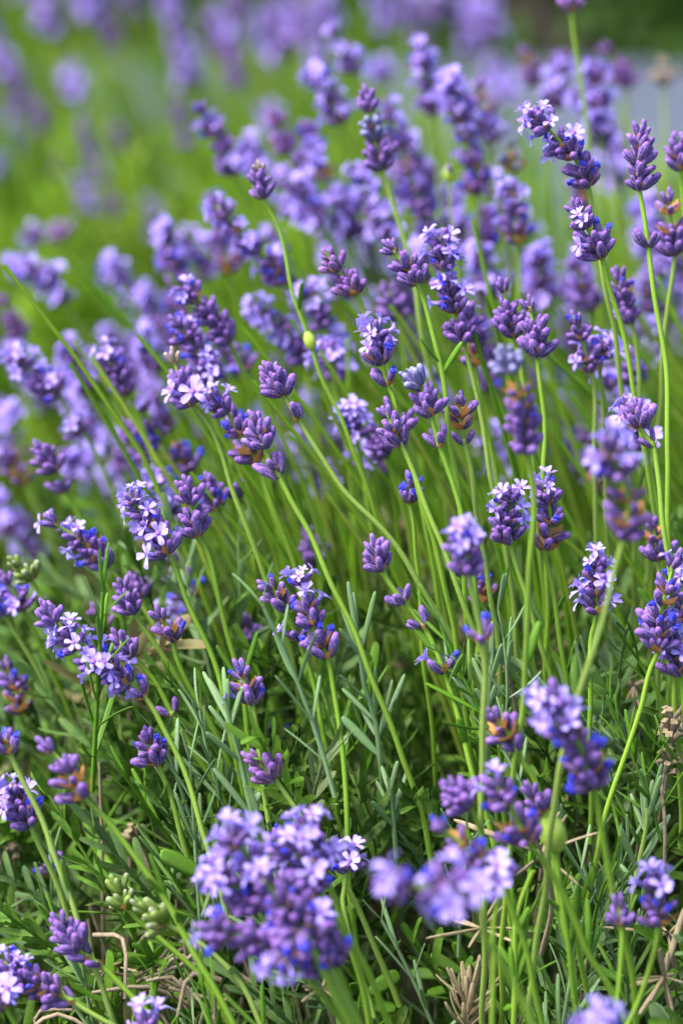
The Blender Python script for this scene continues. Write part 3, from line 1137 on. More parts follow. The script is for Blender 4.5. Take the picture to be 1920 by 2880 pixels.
# ------------------------------------------------------------------ dead leaves and dried heads
def straw_star(label, c, tips, d, reg='H'):
    r = random.Random(label)
    q = px(c, reg)
    p = at(q[0], q[1], d)
    root = link("straw_rosette", None, label=label, cat="dead leaves", group="dead straw coloured rosettes")
    foot = p + np.array((.002, .02, -.05))
    root.location = foot
    path, _ = spline([foot, (foot + p) / 2 + np.array((.004, 0, 0)), p], .006)
    V, Q = tube(path - foot, 1.1 * mm, 5)
    link("stem", new_mesh("stem", V, Q.tolist(), [M_DRIED]), root)
    for t in list(tips) + [(c[0] + r.uniform(-95, 95), c[1] + r.uniform(-85, 70), 2.6) for _ in range(2)]:
        w = px(t[:2], reg)
        put_leaf(root, p, at(w[0], w[1], d + r.uniform(-.015, .012)), (t[2] * .6 if len(t) > 2 else 1.4) * mm, r, M_STRAW, foot, bend=r.uniform(-.2, .2))


straw_star("pale straw coloured star of dead leaves under the blurred lilac spike", (640, 735), [(405, 785), (880, 722), (515, 685), (790, 800), (630, 590), (720, 560), (460, 690), (580, 820), (740, 640)], 1.08)
straw_star("dry straw leaves beside the lime green bud, lower right", (920, 390), [(815, 505, 3), (1045, 205), (1160, 280), (510, 240, 4), (1130, 570), (990, 200)], 1.07)
straw_star("whitish rosette of dead leaves at the right edge near the bottom", (1480, 960), [(1325, 1000, 4), (1570, 640, 4), (1360, 1140, 3), (1540, 1170), (1460, 830, 4), (1420, 1070, 4), (1570, 980, 4), (1500, 850, 3), (1330, 960)], 1.06)
straw_star("second whitish rosette of dead leaves above it at the right edge", (1500, 760), [(1210, 730), (1568, 700), (1440, 700), (1490, 850), (1560, 800), (1420, 780)], 1.09)
straw_star("tangle of grey dead leaves and stalks in the bottom left", (480, 930), [(360, 980), (520, 880), (400, 900), (560, 1010), (420, 1060), (350, 930), (600, 960), (640, 1080)], 1.10, 'G')
straw_star("pale dead leaves under the yellowish rosette, bottom left", (690, 940), [(620, 870), (600, 1010), (760, 1000), (680, 1060), (560, 930), (740, 860), (920, 1050)], 1.10, 'G')
straw_star("straw coloured dead leaves deep between stems, left of the long diagonal stem", (440, 930), [(350, 970), (500, 850), (370, 1020), (530, 960), (400, 880)], 1.22, 'E')
straw_star("small pale dead leaves beside the bottom right floret cluster of the big soft cluster", (1480, 1010), [(1380, 1005, 3), (1450, 960), (1530, 1050), (1500, 940), (1400, 1020)], 1.07, 'G')
straw_star("dry pale leaves in the shade right of the whorled bud stem", (760, 720), [(690, 760), (830, 700), (740, 640), (800, 760), (700, 700)], 1.17, 'F')
straw_star("tan dead leaves behind the slanting stem at the right", (1340, 800), [(1270, 790, 3), (1410, 770, 4), (1300, 880), (1370, 880), (1330, 720, 3), (1400, 830)], 1.17, 'F')


def dried_head(label, pts, reg, d, whorls, star=False):
    r = random.Random(label)
    P = [at(*px(p, reg), d) for p in pts]
    root = link("dried_flower_stalk", None, label=label, cat="dried flower stalk", group="dried flower stalks")
    path, idx = spline(P + [P[-1] + np.array((.002, .015, -.06))], .004)
    rp = path[-1]
    root.location = rp
    V, Q = tube(path - rp, .8 * mm, 6)
    link("stem", new_mesh("stem", V, Q.tolist(), [M_DRIED]), root)
    cv, cf, ci = lathe([(.45, 0), (.8, 1), (1.0, 3), (1.15, 4.6), (1.5, 5.4), (.9, 5.0)], 8, .16, [0, 0, 0, 0, 1, 1])
    bank = new_mesh("dry_calyx", cv, cf, [M_DRIED, M_STRAW], ci)
    lv, lq = leaf_quads(.014, .0024, .25, .16)
    husk = new_mesh("husk", lv, lq.tolist(), [M_STRAW])
    for w in whorls:
        q = px(w, reg)
        j = min(range(len(path)), key=lambda m_: (lambda u: math.hypot(u[0] - q[0], u[1] - q[1]))(to_px(path[m_])))
        T = unit(path[max(j - 1, 0)] - path[min(j + 1, len(path) - 1)])
        R = basis(T, (1, .2, .1))
        n = 7
        for i in range(n):
            az = 6.28 * i / n + r.uniform(-.3, .3)
            o_ = link("husk" if star else "dry_calyx", husk if star else bank, root)
            tilt = math.radians(r.uniform(25, 75) if not star else r.uniform(28, 70))
            o_.matrix_basis = mat4(R @ rotz(az) @ roty(tilt) @ rotz(math.pi / 2 if star else 0), path[j] - rp + R @ np.array((math.cos(az), math.sin(az), r.uniform(-1, 1))) * mm * .8, r.uniform(.8, 1.15))


dried_head("dried straw flower stalk with spreading husks at the bottom edge", [(575, 925), (577, 1000), (580, 1080), (575, 1180)], 'H', 1.085, [(578, 1050), (578, 1085), (577, 1120), (575, 1160)], True)
dried_head("grey brown dried lavender head at the right edge", [(1515, 960, 'F'), (1510, 1050, 'F'), (1500, 1150, 'F'), (1470, 60), (1480, 200)], 'H', 1.10,
           [(1513, 975, 'F'), (1512, 1010, 'F'), (1510, 1050, 'F'), (1503, 1130, 'F'), (1480, 20)])
dried_head("small withered grey head in the shade at the left", [(35, 380), (45, 430), (60, 500)], 'G', 1.18, [(38, 395), (45, 425)])
dried_head("small dry grey head on a twig above the broad bright leaf pair", [(600, 300), (620, 330), (650, 380)], 'G', 1.17, [(605, 308), (620, 335)])
# ------------------------------------------------------------------ the flower stalks, one by one
# top edge and far upper left (second row, very blurred)
FAR = 'far stalks of the second row'
def far(label, reg, pts, d, style='f', pal='v', size=1.35, nb=2):
    stalk(label, reg, pts, d, style, nb=nb, pal=pal, group=FAR, size=size, joined=True)
far("far blurred round violet bloom alone against the bright green stems, upper left", 'A', [(322, 290), (345, 450)], 2.5, 'f', size=1.6)
far("far blurred long lilac spike hanging from the top edge, brightest of the far ones", 'A', [(770, 10), (810, 130), (870, 400)], 2.6, 'f', nb=3, size=1.4)
far("far blurred lilac spike cut by the top edge beside the brightest far spike", 'A', [(740, -90), (800, 90)], 2.65, 'F', size=1.5)
far("far blurred dim purple spike near the top edge, right of a lilac blob", 'A', [(480, 70), (545, 220)], 2.6, 'b')
far("far blurred lilac blob touching the top edge, above the dim purple spike", 'A', [(350, -90), (430, 110)], 2.6, 'F', size=1.5)
far("far blurred violet spike at the top edge nearest the left corner", 'A', [(170, -60), (235, 165)], 2.6, 'f', size=1.5)
far("far blurred small dull purple spike below and left of the round violet bloom", 'A', [(130, 430), (215, 600)], 2.5, 'b')
far("far blurred grey purple spot in the middle of the green stems", 'A', [(525, 560), (570, 690)], 2.6, 'b', 'p')
far("far blurred faint purple spike on green, left of the grey lilac one", 'A', [(250, 660), (300, 800)], 2.6, 'b')
far("far blurred faint purple spike on green, just above the grey lilac one", 'A', [(400, 690), (470, 840)], 2.5, 'b')
far("far blurred grey lilac spike lowest among those on green stems", 'A', [(465, 860), (530, 1000)], 2.5, 'b', 'p')
far("far blurred pale grey lilac spot between the two long top spikes", 'A', [(1010, 150), (1050, 270)], 2.6, 'b', 'p')
far("far blurred purple spike at the top, right of the pale grey spot", 'A', [(1200, 40), (1290, 270)], 2.5, 'f', size=1.5)
far("far blurred violet spike at the top, second right of the pale grey spot", 'A', [(1330, 40), (1360, 220)], 2.5, 'f', size=1.5)
far("far blurred violet mass at the top edge above the big lilac spike", 'A', [(1470, -30), (1520, 140)], 2.4, 'f', size=1.5)
far("far blurred purple haze of a spike cut by the left edge", 'A', [(-20, 200), (30, 360)], 2.5, 'f')
far("far blurred purple spike against the dark green corner, top right", 'B', [(640, 10), (700, 190)], 2.5, 'f', size=1.6)
far("far blurred purple spike at the top edge left of the dark green corner", 'B', [(560, 60), (600, 260)], 2.6, 'f', size=1.5)
far("far blurred violet ball between two lilac spikes, upper middle", 'B', [(170, 290), (200, 370)], 2.1, 'F', size=1.4)
far("far blurred violet streak behind the pinkish spikes, above the grey path", 'B', [(690, 260), (770, 470)], 2.4, 'f', size=1.5)
far("far blurred purple spike beside the violet streak, over the path edge", 'B', [(560, -40), (640, 160)], 2.6, 'f', size=1.5)
far("far blurred violet spike in the top edge haze, first from the middle", 'B', [(150, -60), (220, 130)], 2.6, 'f', size=1.5)
far("far blurred violet spike in the top edge haze, second from the middle", 'B', [(290, -40), (350, 120)], 2.6, 'f', size=1.5)
far("far blurred violet spike in the top edge haze, third from the middle", 'B', [(420, -60), (470, 100)], 2.6, 'f', size=1.5)
far("far blurred lilac haze low behind the stalks, under the bright lilac florets", 'B', [(1170, 640), (1260, 860)], 1.75, 'f', size=1.3)
far("far blurred lilac haze low behind the stalks near the upright bud spike", 'B', [(1230, 560), (1290, 760)], 1.8, 'f', size=1.3)

for i in range(13):
    fx, fy = rng.uniform(-40, 900), rng.uniform(-60, 330) if i < 6 else rng.uniform(300, 640)
    if fx > 560 and fy > 250:
        fy -= 260
    far("far blurred violet spike among many alike over the green of the second row", 'S', [(fx, fy), (fx + rng.uniform(10, 45), fy + rng.uniform(80, 150))], rng.uniform(2.2, 2.65), rng.choice(['f', 'b', 'mf']), size=rng.uniform(1.0, 1.4))

MID = 'out of focus stalks behind the sharp ones'
def mid(label, reg, pts, d, style, **kw):
    kw.setdefault('group', MID)
    kw.setdefault('k', .3)
    stalk(label, reg, pts, d, style, **kw)
mid("blurred violet double blob standing alone over green, pinkish on one side", 'A', [(100, 1040), (190, 1100)], 1.75, 'f', size=1.2)
mid("blurred dull pink second head beside the violet double blob", 'A', [(230, 1030), (290, 1100)], 1.8, 'b', pal='p', size=1.2)
mid("blurred lilac spike leaning far out with one separate lilac ball below it", 'C', [(20, 40), (140, 60), (255, 140), (295, 215), (440, 430), (600, 800)], 1.5, 'F', nb=3, det=[(292, 215, 'F')])
mid("blurred grey tipped spike with lilac florets and blue base, highest on the left", 'A', [(890, 460), (990, 620), (1080, 800), (1150, 950)], 1.40, 'fbmw', nb=3)
mid("blurred fat lilac spike right behind the grey tipped one", 'A', [(1120, 610), (1190, 800), (1230, 950)], 1.5, 'F')
stalk("small yellowish bud spike on a long thin bent green stem with a pale green swelling", 'A', [(1175, 735), (1208, 910), (1260, 1010), (1310, 1176), (1350, 160, 'C'), (1425, 390, 'C'), (1490, 600, 'C'), (1580, 790, 'C')], 1.17, 'b', pal='vy', size=.85, leaves=[((1395, 250, 'C'), (1383, 118, 'C'), 2.6)], gall=(1430, 405, 'C'), k=.1)
mid("blurred slim dull purple bud spike above the lilac group, leaning left", 'A', [(1240, 470), (1275, 580), (1320, 700), (1440, 860)], 1.42, 'b', nb=3, pal='p')
mid("blurred lilac spike under the slim dull purple one, tip florets palest", 'A', [(1450, 650), (1390, 780), (1400, 900)], 1.42, 'F', nb=2)
mid("blurred purple spike with lilac balls in the group beside the yellowish spike", 'A', [(1270, 780), (1370, 880), (1460, 1030), (1540, 1130)], 1.40, 'mff', nb=3)
mid("blurred lilac spike of the same group, leaning over the thin stem", 'A', [(1380, 790), (1440, 1000), (1500, 1100)], 1.42, 'Ff', nb=2)
mid("long lilac and blue flecked spike below the yellowish spike, leaning left", 'Z', [(485, 450), (560, 545), (650, 650), (740, 800)], 1.28, 'mmf', nb=3, joined=False)
mid("blurred violet cluster of rounded florets left of the long flecked spike", 'Z', [(390, 545), (450, 560), (530, 600), (640, 760)], 1.50, 'F', nb=3)
mid("second blurred violet cluster tucked under the rounded florets", 'Z', [(420, 520), (490, 610), (600, 760)], 1.54, 'f', nb=2)
mid("large blurred lilac spike with rows of balls, upper middle", 'A', [(1400, 300), (1480, 400), (1575, 560), (1640, 760)], 1.40, 'fFF', nb=3)
mid("blurred purple and lilac spike above the large lilac one with balls", 'B', [(-50, 120), (0, 200), (50, 330), (110, 520)], 1.52, 'fmf', nb=3)
mid("grey blue budded spike on a thick green stem, out of focus, upper middle", 'B', [(100, 385), (145, 600), (190, 780), (240, 930), (285, 1100), (330, 1300)], 1.22, 'bbb', nb=3, pal='vgv', k=.12, joined=True)
mid("blurred pinkish lilac spike with bright outer balls, left of the tall dense one", 'B', [(350, 150), (380, 330), (420, 520), (440, 720)], 1.45, 'fFm', nb=3)
mid("tall dense blurred spike with lilac top and blue flecked dark base", 'B', [(500, 310), (540, 520), (600, 730), (610, 890), (620, 1060)], 1.36, 'wmmF', nb=4)
mid("second dense blurred spike leaning against the tall lilac topped one", 'B', [(450, 320), (520, 430), (640, 620), (680, 760)], 1.39, 'mfF', nb=3)
mid("blurred tan and lilac spike right of the tall dense one", 'B', [(630, 340), (660, 490), (690, 650), (700, 800)], 1.48, 'fom', nb=3, pal='p')
mid("long blurred mixed spike with orange flecks behind the grey blue budded one", 'B', [(200, 430), (260, 640), (340, 880), (410, 1120), (440, 1300)], 1.37, 'wmomf', nb=4)
mid("blurred tan tipped lilac spike over the grey path, upper right", 'B', [(830, 190), (860, 290), (890, 390), (910, 480), (940, 700)], 1.55, 'bob', nb=3, pal='p')
stalk("tall bare green stem whose pinkish head is cut by the top edge", 'B', [(1050, -70), (1060, 50), (1075, 200), (1095, 360), (1120, 560)], 1.33, 'b', pal='p', k=.2, joined=True)
mid("blurred lilac spike left of the tall bare stem, over the path", 'B', [(1035, 225), (1000, 330), (960, 490), (960, 660)], 1.52, 'mff', nb=3)
mid("blurred blue topped lilac spike right of the tall bare stem", 'B', [(1155, 270), (1170, 420), (1190, 620), (1200, 800)], 1.42, 'FmfF', nb=3)
mid("blurred lilac heads under the blue topped spike, close behind it", 'B', [(1060, 390), (1130, 480), (1200, 660), (1240, 800)], 1.46, 'Fmf', nb=3)
mid("blurred dusky pink bud spike leaning left, over the path", 'B', [(1205, 200), (1250, 290), (1310, 400), (1300, 520), (1320, 700)], 1.52, 'b', nb=3, pal='p')
mid("small pale buff bud spike standing alone over the path", 'B', [(1478, 265), (1480, 390), (1475, 540), (1480, 700)], 1.60, 'b', pal='y', nb=2, k=.1)
stalk("lilac and violet spike with bright pale florets, leaning left, upper right", 'B', [(830, 480), (950, 590), (1060, 720), (1125, 850), (1150, 980), (1190, 1176)], 1.13, 'wmmFF', nb=4)
stalk("dusky purple bud spike with two pale open florets, below the bright pale ones", 'B', [(1060, 920), (1130, 1040), (1200, 1180), (1230, 1330), (1270, 1480), (1310, 1640)], 1.11, 'bmfb', nb=3)
stalk("sharp purple bud spike upright on a tall straight bare stem", 'B', [(1372, 515), (1360, 690), (1367, 870), (1385, 960), (1410, 1130), (1425, 60, 'D'), (1460, 330, 'D'), (1490, 620, 'D'), (1498, 900, 'D')], 1.10, 'b', nb=3, det=[(1412, 1125, 's')], k=.05)
stalk("purple bud spike half cut by the edge, right of the upright bud spike", 'B', [(1525, 575), (1560, 780), (1580, 980)], 1.17, 'b')
stalk("purple bud spike with orange bracts low beside the tall straight bare stem", 'B', [(1495, 840), (1500, 980), (1525, 1170), (1500, 1400)], 1.16, 'bob', nb=3)
mid("blurred lilac topped spike with orange bracts, between the leaning spikes", 'B', [(780, 845), (790, 950), (800, 1110), (810, 1300)], 1.30, 'omwFF', nb=3)
mid("blurred dim purple spike left of the lilac topped orange flecked one", 'B', [(650, 940), (670, 1010), (690, 1130), (690, 1300)], 1.42, 'wb', nb=3)
mid("blurred slate grey budded spike left of the bright pale florets", 'B', [(755, 590), (770, 680), (790, 780), (800, 950)], 1.38, 'ob', nb=3, pal='g')
mid("slender flowerless stem ending in a blurred lime green bud", 'B', [(480, 735), (490, 800), (510, 1000), (530, 1176)], 1.30, 'x', gall=(485, 785), joined=True, size=.7)
mid("blurred lilac blob beside the thick stem of the grey blue spike", 'B', [(15, 860), (60, 980), (100, 1100)], 1.45, 'F')
mid("lower blurred lilac ball beside the thick stem of the grey blue spike", 'B', [(40, 1010), (60, 1090), (90, 1200)], 1.45, 'F')
# middle left
mid("large blurred lilac spike among green on the left, above the sharp ones", 'C', [(490, 0), (540, 100), (640, 230), (740, 500)], 1.58, 'fF', nb=3, size=1.15)
mid("small blurred pinkish purple spike at the left edge with pale stem", 'C', [(5, 190), (50, 270), (105, 370), (160, 430), (300, 700)], 1.52, 'b', nb=3, pal='p')
mid("pale lilac spike at the left edge with two stray florets lower on its stem", 'C', [(25, 430), (120, 520), (260, 630), (330, 740), (430, 870), (510, 1060)], 1.27, 'mfFF', nb=3, det=[(385, 790, 'F')], joined=False)
mid("small lilac spike with two pale florets at its tip, left of the big violet pair", 'C', [(475, 430), (530, 530), (590, 630), (640, 740), (700, 900)], 1.24, 'bmF', nb=3)
mid("blue flecked purple spike below the small two floret one", 'C', [(640, 660), (680, 760), (760, 880), (880, 985), (960, 1150)], 1.26, 'wowbf', nb=4)
mid("second blue flecked spike with bright blue tip, just under it on the left", 'C', [(570, 740), (620, 850), (720, 930), (850, 1120)], 1.28, 'wb', nb=3)
mid("long blurred lilac spike far behind the blue flecked ones", 'C', [(640, 270), (660, 430), (760, 720), (830, 900)], 1.66, 'f', nb=3, size=1.15)
mid("lower blurred lilac haze spike behind the blue flecked ones", 'C', [(560, 350), (620, 470), (700, 600), (760, 800)], 1.7, 'f', nb=3, size=1.15)
mid("big violet spike with one pale lilac floret on top, left of centre", 'C', [(790, 120), (900, 200), (985, 300), (1060, 390), (1130, 540), (1200, 660), (1300, 850)], 1.20, 'bwbwF', nb=4)
mid("big violet spike flecked blue on its left side, before the lilac topped one", 'C', [(755, 260), (830, 330), (900, 430), (970, 560), (1010, 700)], 1.19, 'fmbww', nb=4)
mid("third violet spike of the big group, lilac florets along its lower side", 'C', [(840, 230), (870, 360), (930, 480), (975, 580), (1030, 740)], 1.22, 'Fbmb', nb=4)
stalk("yellowish faded bud spike with one pinkish floret at its foot", 'C', [(785, 430), (830, 550), (890, 680), (940, 740), (1000, 880), (1060, 1060), (1110, 1176)], 1.14, 'fbbb', nb=3, pal='vvy', k=.15)
stalk("purple spike with blue flecks and pinkish florets, left of the sharp bud spike", 'C', [(940, 610), (1040, 720), (1100, 820), (1185, 940), (1230, 1060)], 1.14, 'owbF', nb=4)
stalk("sharp purple bud spike arching over a long slender stem, with a lower whorl", 'C', [(1125, 690), (1180, 780), (1215, 880), (1250, 950), (1290, 1010), (1370, 1176), (700, 1205, 'Z'), (760, 1345, 'Z'), (825, 1480, 'Z')], 1.09, 'b', nb=3, det=[(1262, 970, 's'), (1280, 995, 'x')], k=.05)
stalk("second purple bud spike behind the arching one, orange bract at its foot", 'C', [(1040, 660), (1100, 800), (1160, 940), (1210, 1060), (1260, 1176)], 1.17, 'owb', nb=3)
stalk("short sharp bud spike with two stray buds lower on its slanting stem", 'C', [(1215, 470), (1250, 560), (1290, 640), (1370, 750), (1470, 900), (1575, 1070), (860, 1200, 'Z')], 1.10, 'b', nb=3, det=[(1362, 735, 'x')], k=.08)
mid("blurred lilac spike pointing left toward the big violet group", 'C', [(1140, 230), (1240, 290), (1330, 370), (1400, 480), (1480, 620)], 1.30, 'mfF', nb=4)
mid("blurred lilac spike behind the pale green swelling, bright florets on its right", 'C', [(1400, 140), (1470, 280), (1520, 420), (1540, 580), (1570, 720)], 1.29, 'mFmF', nb=4)
mid("blurred lilac florets low beside the stem with the pale green swelling", 'C', [(1490, 400), (1520, 480), (1540, 600), (1570, 760)], 1.24, 'F', nb=2)
mid("blurred small purple bud spike just left of the short sharp bud spike", 'C', [(1070, 390), (1100, 450), (1135, 525), (1180, 640)], 1.30, 'wb', nb=3)
mid("blurred lilac smudge cut by the left edge, above the yellow green stem", 'C', [(-10, 660), (50, 770), (100, 900)], 1.5, 'F')
mid("blurred blue and orange flecked spike at the left edge, middle height", 'C', [(-10, 880), (60, 960), (110, 1050), (190, 1200)], 1.38, 'owf', nb=3)
stalk("slim purple bud spike with a stray whorl, leaning left near the left edge", 'C', [(140, 830), (200, 900), (265, 985), (300, 1080), (360, 1200)], 1.22, 'b', nb=3, det=[(285, 1060, 's')], joined=False)
mid("blurred purple heads right of the slim bud spike", 'C', [(290, 870), (320, 930), (370, 1010), (440, 1160)], 1.40, 'fb', nb=3)
mid("blurred violet ball next to the blurred purple heads", 'C', [(375, 900), (400, 960), (450, 1100)], 1.40, 'F')
mid("blurred dark small bud spike under the blue flecked spikes", 'C', [(545, 900), (580, 990), (620, 1100)], 1.36, 'b')
stalk("spike crowned by a tuft of pale star shaped florets, left of centre", 'Z', [(268, 1115), (310, 1155), (345, 1215), (385, 1270), (430, 1370), (480, 1490), (510, 1600)], 1.11, 'fmFF', nb=4, k=.12)
mid("blurred lilac spike right behind the crown of pale star florets", 'Z', [(355, 1090), (375, 1140), (395, 1200), (430, 1300)], 1.22, 'mF', nb=3)
stalk("slim purple bud spike on a thin straight stem, right of the star floret crown", 'C', [(820, 1005), (860, 1090), (905, 110, 'E'), (935, 150, 'E'), (1010, 400, 'E'), (1065, 640, 'E'), (1100, 800, 'E')], 1.12, 'b', nb=3, k=.12)
stalk("blue flecked bud spike behind the slim one, one lilac floret at its tip", 'C', [(925, 970), (960, 1060), (1000, 1160), (1060, 1290), (1140, 1440)], 1.19, 'wbwF', nb=3)
stalk("tiny dark pair of buds right of the blue flecked bud spike", 'C', [(1050, 1045), (1075, 1075), (1100, 1110), (1150, 1230)], 1.2, 's', nb=3, size=.9)
# centre
stalk("small brown purple bud spike with a second lower whorl, on a straight stem, above centre", 'B', [(205, 1120), (255, 1160), (310, 60, 'D'), (345, 125, 'D'), (400, 310, 'D'), (460, 540, 'D'), (485, 690, 'D'), (510, 900, 'D')], 1.10, 'bbb', nb=4, det=[(455, 530, 'x')], leaves=[((425, 490, 'D'), (355, 380, 'D'), 2.4), ((490, 510, 'D'), (555, 395, 'D'), 2.4)], k=.06)
stalk("slim brownish purple bud spike left of it with a green sheath on the stem", 'Z', [(740, 555), (775, 620), (815, 675), (845, 740), (880, 830)], 1.14, 'b', nb=3, pal='p')
stalk("sharp open head of pale lilac florets over one separate blue flecked whorl, in the centre", 'D', [(150, 260), (150, 370), (180, 490), (205, 590), (235, 640), (265, 760), (320, 930)], 1.09, 'wFF', nb=3, det=[(203, 585, 'y')], k=.1)
stalk("grey blue budded spike bent to the left on a stout stem, in the centre", 'D', [(255, 520), (330, 570), (395, 640), (420, 730), (465, 920), (510, 1060), (545, 1176), (1062, 1200, 'Z')], 1.09, 'bbb', nb=4, pal='vgg', det=[(455, 870, 's')], k=.05)
stalk("sharp pale purple bud spike directly below the open lilac head", 'D', [(190, 650), (215, 740), (240, 820), (265, 870), (290, 920), (345, 1040), (400, 1176), (1022, 1265, 'Z')], 1.09, 'b', nb=3, pal='v', det=[(268, 880, 's')], k=.06)
stalk("second bud spike close behind the pale purple one, on its right", 'D', [(275, 720), (285, 800), (300, 900), (330, 1010)], 1.16, 'b', nb=2)
stalk("dark purple bud spike right of the grey blue bent one, stray bud below", 'D', [(530, 590), (535, 690), (550, 790), (560, 860), (590, 980), (625, 1176)], 1.11, 'ob', nb=3, det=[(555, 850, 'x')], k=.1)
stalk("tall spike with white lilac florets at its tip and middle, right of centre", 'B', [(425, 1035), (460, 1140), (480, 110, 'D'), (530, 260, 'D'), (555, 400, 'D'), (590, 520, 'D'), (640, 760, 'D'), (690, 1000, 'D')], 1.14, 'bwFmFF', nb=5)
stalk("dark purple spike just behind the tall white lilac one, orange bracts low down", 'D', [(560, 200), (590, 330), (615, 500), (640, 640), (700, 1000)], 1.19, 'obwm', nb=3)
stalk("bud spike with hooked tip, left one of a close pair right of centre", 'D', [(745, 105), (765, 230), (790, 370), (810, 430), (830, 560)], 1.14, 'b', nb=3)
stalk("bud spike on a long stem, right one of a close pair right of centre", 'D', [(855, 185), (885, 310), (900, 460), (908, 560), (925, 800), (930, 1000)], 1.13, 'b', nb=3, k=.08)
stalk("big soft grey blue and violet spike, its stem passing before the ruffled florets", 'D', [(715, 390), (790, 520), (830, 700), (850, 890), (875, 1130), (878, 120, 'F'), (865, 330, 'F'), (845, 620, 'F'), (825, 930, 'F'), (800, 1176, 'F')], .97, 'bwobb', nb=4, pal='vvg', k=.45, leaves=[((845, 600, 'F'), (850, 395, 'F'), 2.2), ((838, 700, 'F'), (900, 500, 'F'), 3.4)])
stalk("purple bud spike with a few pale florets and a lone floret on its right", 'D', [(1050, 220), (1090, 320), (1120, 440), (1140, 530), (1155, 650), (1160, 800)], 1.16, 'dmbw', nb=4)
mid("blurred lilac floret pair right of the spike with a lone floret", 'D', [(1190, 400), (1195, 460), (1180, 540), (1190, 660)], 1.17, 'F', joined=False)
mid("blurred dark violet spike behind, above the spike with a few pale florets", 'D', [(1040, 20), (1090, 110), (1150, 250), (1180, 400)], 1.34, 'bwb', nb=3)
stalk("purple spike hanging along the tall bare stem, lower right of the dusky one", 'D', [(1270, 60), (1290, 180), (1330, 300), (1350, 460)], 1.18, 'bwb', nb=3)
mid("dark blurred bud spike beside the tall straight bare stem", 'D', [(1340, 400), (1335, 480), (1330, 590), (1350, 750)], 1.27, 'wb', nb=3)
mid("small blurred lilac floret low beside the dark blurred bud spike", 'D', [(1220, 550), (1240, 610), (1260, 690)], 1.3, 'T', nb=2)
stalk("sharp small bud head with one stray bud pair, before a ball of lilac florets", 'D', [(1335, 655), (1350, 720), (1370, 790), (1435, 870), (1450, 960), (1475, 1176)], 1.08, 'b', nb=3, det=[(1432, 865, 'x')], k=.05)
stalk("round ball of lilac florets right behind the sharp small bud head", 'D', [(1310, 620), (1340, 760), (1390, 880), (1420, 1020)], 1.15, 'mFF', nb=3)
stalk("large soft pale lilac spike close to the lens at the right", 'D', [(1190, 830), (1260, 960), (1310, 1120), (1295, 120, 'F'), (1275, 220, 'F'), (1230, 400, 'F'), (1150, 650, 'F'), (1065, 890, 'F'), (1010, 1176, 'F')], .94, 'boomFF', nb=4, size=1.18, k=.5, leaves=[((1080, 860, 'F'), (1160, 715, 'F'), 2.4), ((1050, 880, 'F'), (1075, 660, 'F'), 2.4)])
mid("blurred lilac ball behind the close pair of bud spikes", 'D', [(860, 50), (900, 140), (920, 260)], 1.40, 'F', nb=2)
mid("blurred violet bud spike left of the tall white lilac spike", 'D', [(190, 90), (225, 180), (260, 290), (290, 440)], 1.28, 'b', nb=3)
mid("soft lilac florets left of centre between two straight stems", 'D', [(30, 640), (50, 740), (60, 830), (90, 980)], 1.2, 'F', nb=3)
mid("blurred purple bud spike under the soft lilac florets", 'D', [(140, 780), (170, 860), (205, 920), (240, 1030)], 1.2, 'b', nb=3)
mid("low blurred lilac tuft of florets pointing up near the centre", 'D', [(120, 880), (135, 960), (150, 1040)], 1.25, 'F', nb=2)
stalk("small cup of buds with a blue tip and one pale floret on a thin stem", 'D', [(345, 985), (325, 1060), (310, 1130), (322, 1176), (335, 200, 'F'), (360, 430, 'F')], 1.12, 'y', nb=3, det=[(312, 1125, 'y')], size=.9)
stalk("spike with pale ruffled florets and a blue tip, behind the passing stem", 'D', [(880, 1005), (925, 1090), (955, 60, 'F'), (930, 170, 'F'), (960, 320, 'F'), (1000, 520, 'F'), (1030, 720, 'F')], 1.11, 'owbF', nb=4)
stalk("ruffled pale floret head left of the passing stem with buds at its foot", 'D', [(735, 1070), (790, 1130), (745, 40, 'F'), (765, 140, 'F'), (795, 260, 'F'), (850, 400, 'F')], 1.10, 'bbfFF', nb=4)
# lower left
stalk("lilac floret spike leaning left with dark budded base, on the left", 'E', [(215, 30), (320, 90), (420, 170), (500, 245), (570, 330), (700, 520), (790, 680)], 1.15, 'bwmFf', nb=4)
mid("blurred lilac spike at the left edge behind the leaning floret spike", 'E', [(-20, 20), (60, 90), (160, 220), (240, 340)], 1.5, 'f', nb=3)
mid("second blurred lilac spike at the left edge, upper of the two", 'C', [(-10, 1090), (40, 1176), (110, 1290), (200, 1420)], 1.5, 'F', nb=3)
stalk("pale yellow green unopened spike near the left edge", 'E', [(55, 200), (95, 250), (145, 310), (190, 400), (300, 560)], 1.17, 'b', nb=3, pal='n')
stalk("violet spike at the left edge with a lilac floret below a blue fleck", 'E', [(0, 250), (40, 330), (100, 450), (160, 560)], 1.19, 'Fwb', nb=3)
stalk("second violet spike cut by the left edge, just under that floret", 'E', [(-40, 380), (20, 470), (80, 560)], 1.19, 'wf')
stalk("long sharp spike of pale star florets with purple bud tip, lower left", 'E', [(160, 375), (220, 470), (330, 580), (470, 700), (590, 780), (690, 890), (760, 1020), (840, 1176), (895, 130, 'G'), (960, 370, 'G')], 1.085, 'FfFFFbb', nb=5, det=[(672, 868, 'd')], k=.05)
stalk("plain purple bud spike above the long star floret spike", 'E', [(525, 285), (565, 370), (615, 460), (690, 560), (800, 730)], 1.13, 'b', nb=3)
stalk("small bud spike with one blue tip right behind the plain purple one", 'E', [(600, 290), (620, 340), (650, 390), (690, 480)], 1.19, 'bw', nb=3)
stalk("dense purple bud spike with rusty bracts and a lilac floret under it", 'E', [(705, 430), (740, 500), (790, 560), (800, 620), (860, 760), (950, 930)], 1.12, 'ob', nb=3, det=[(790, 600, 'd')])
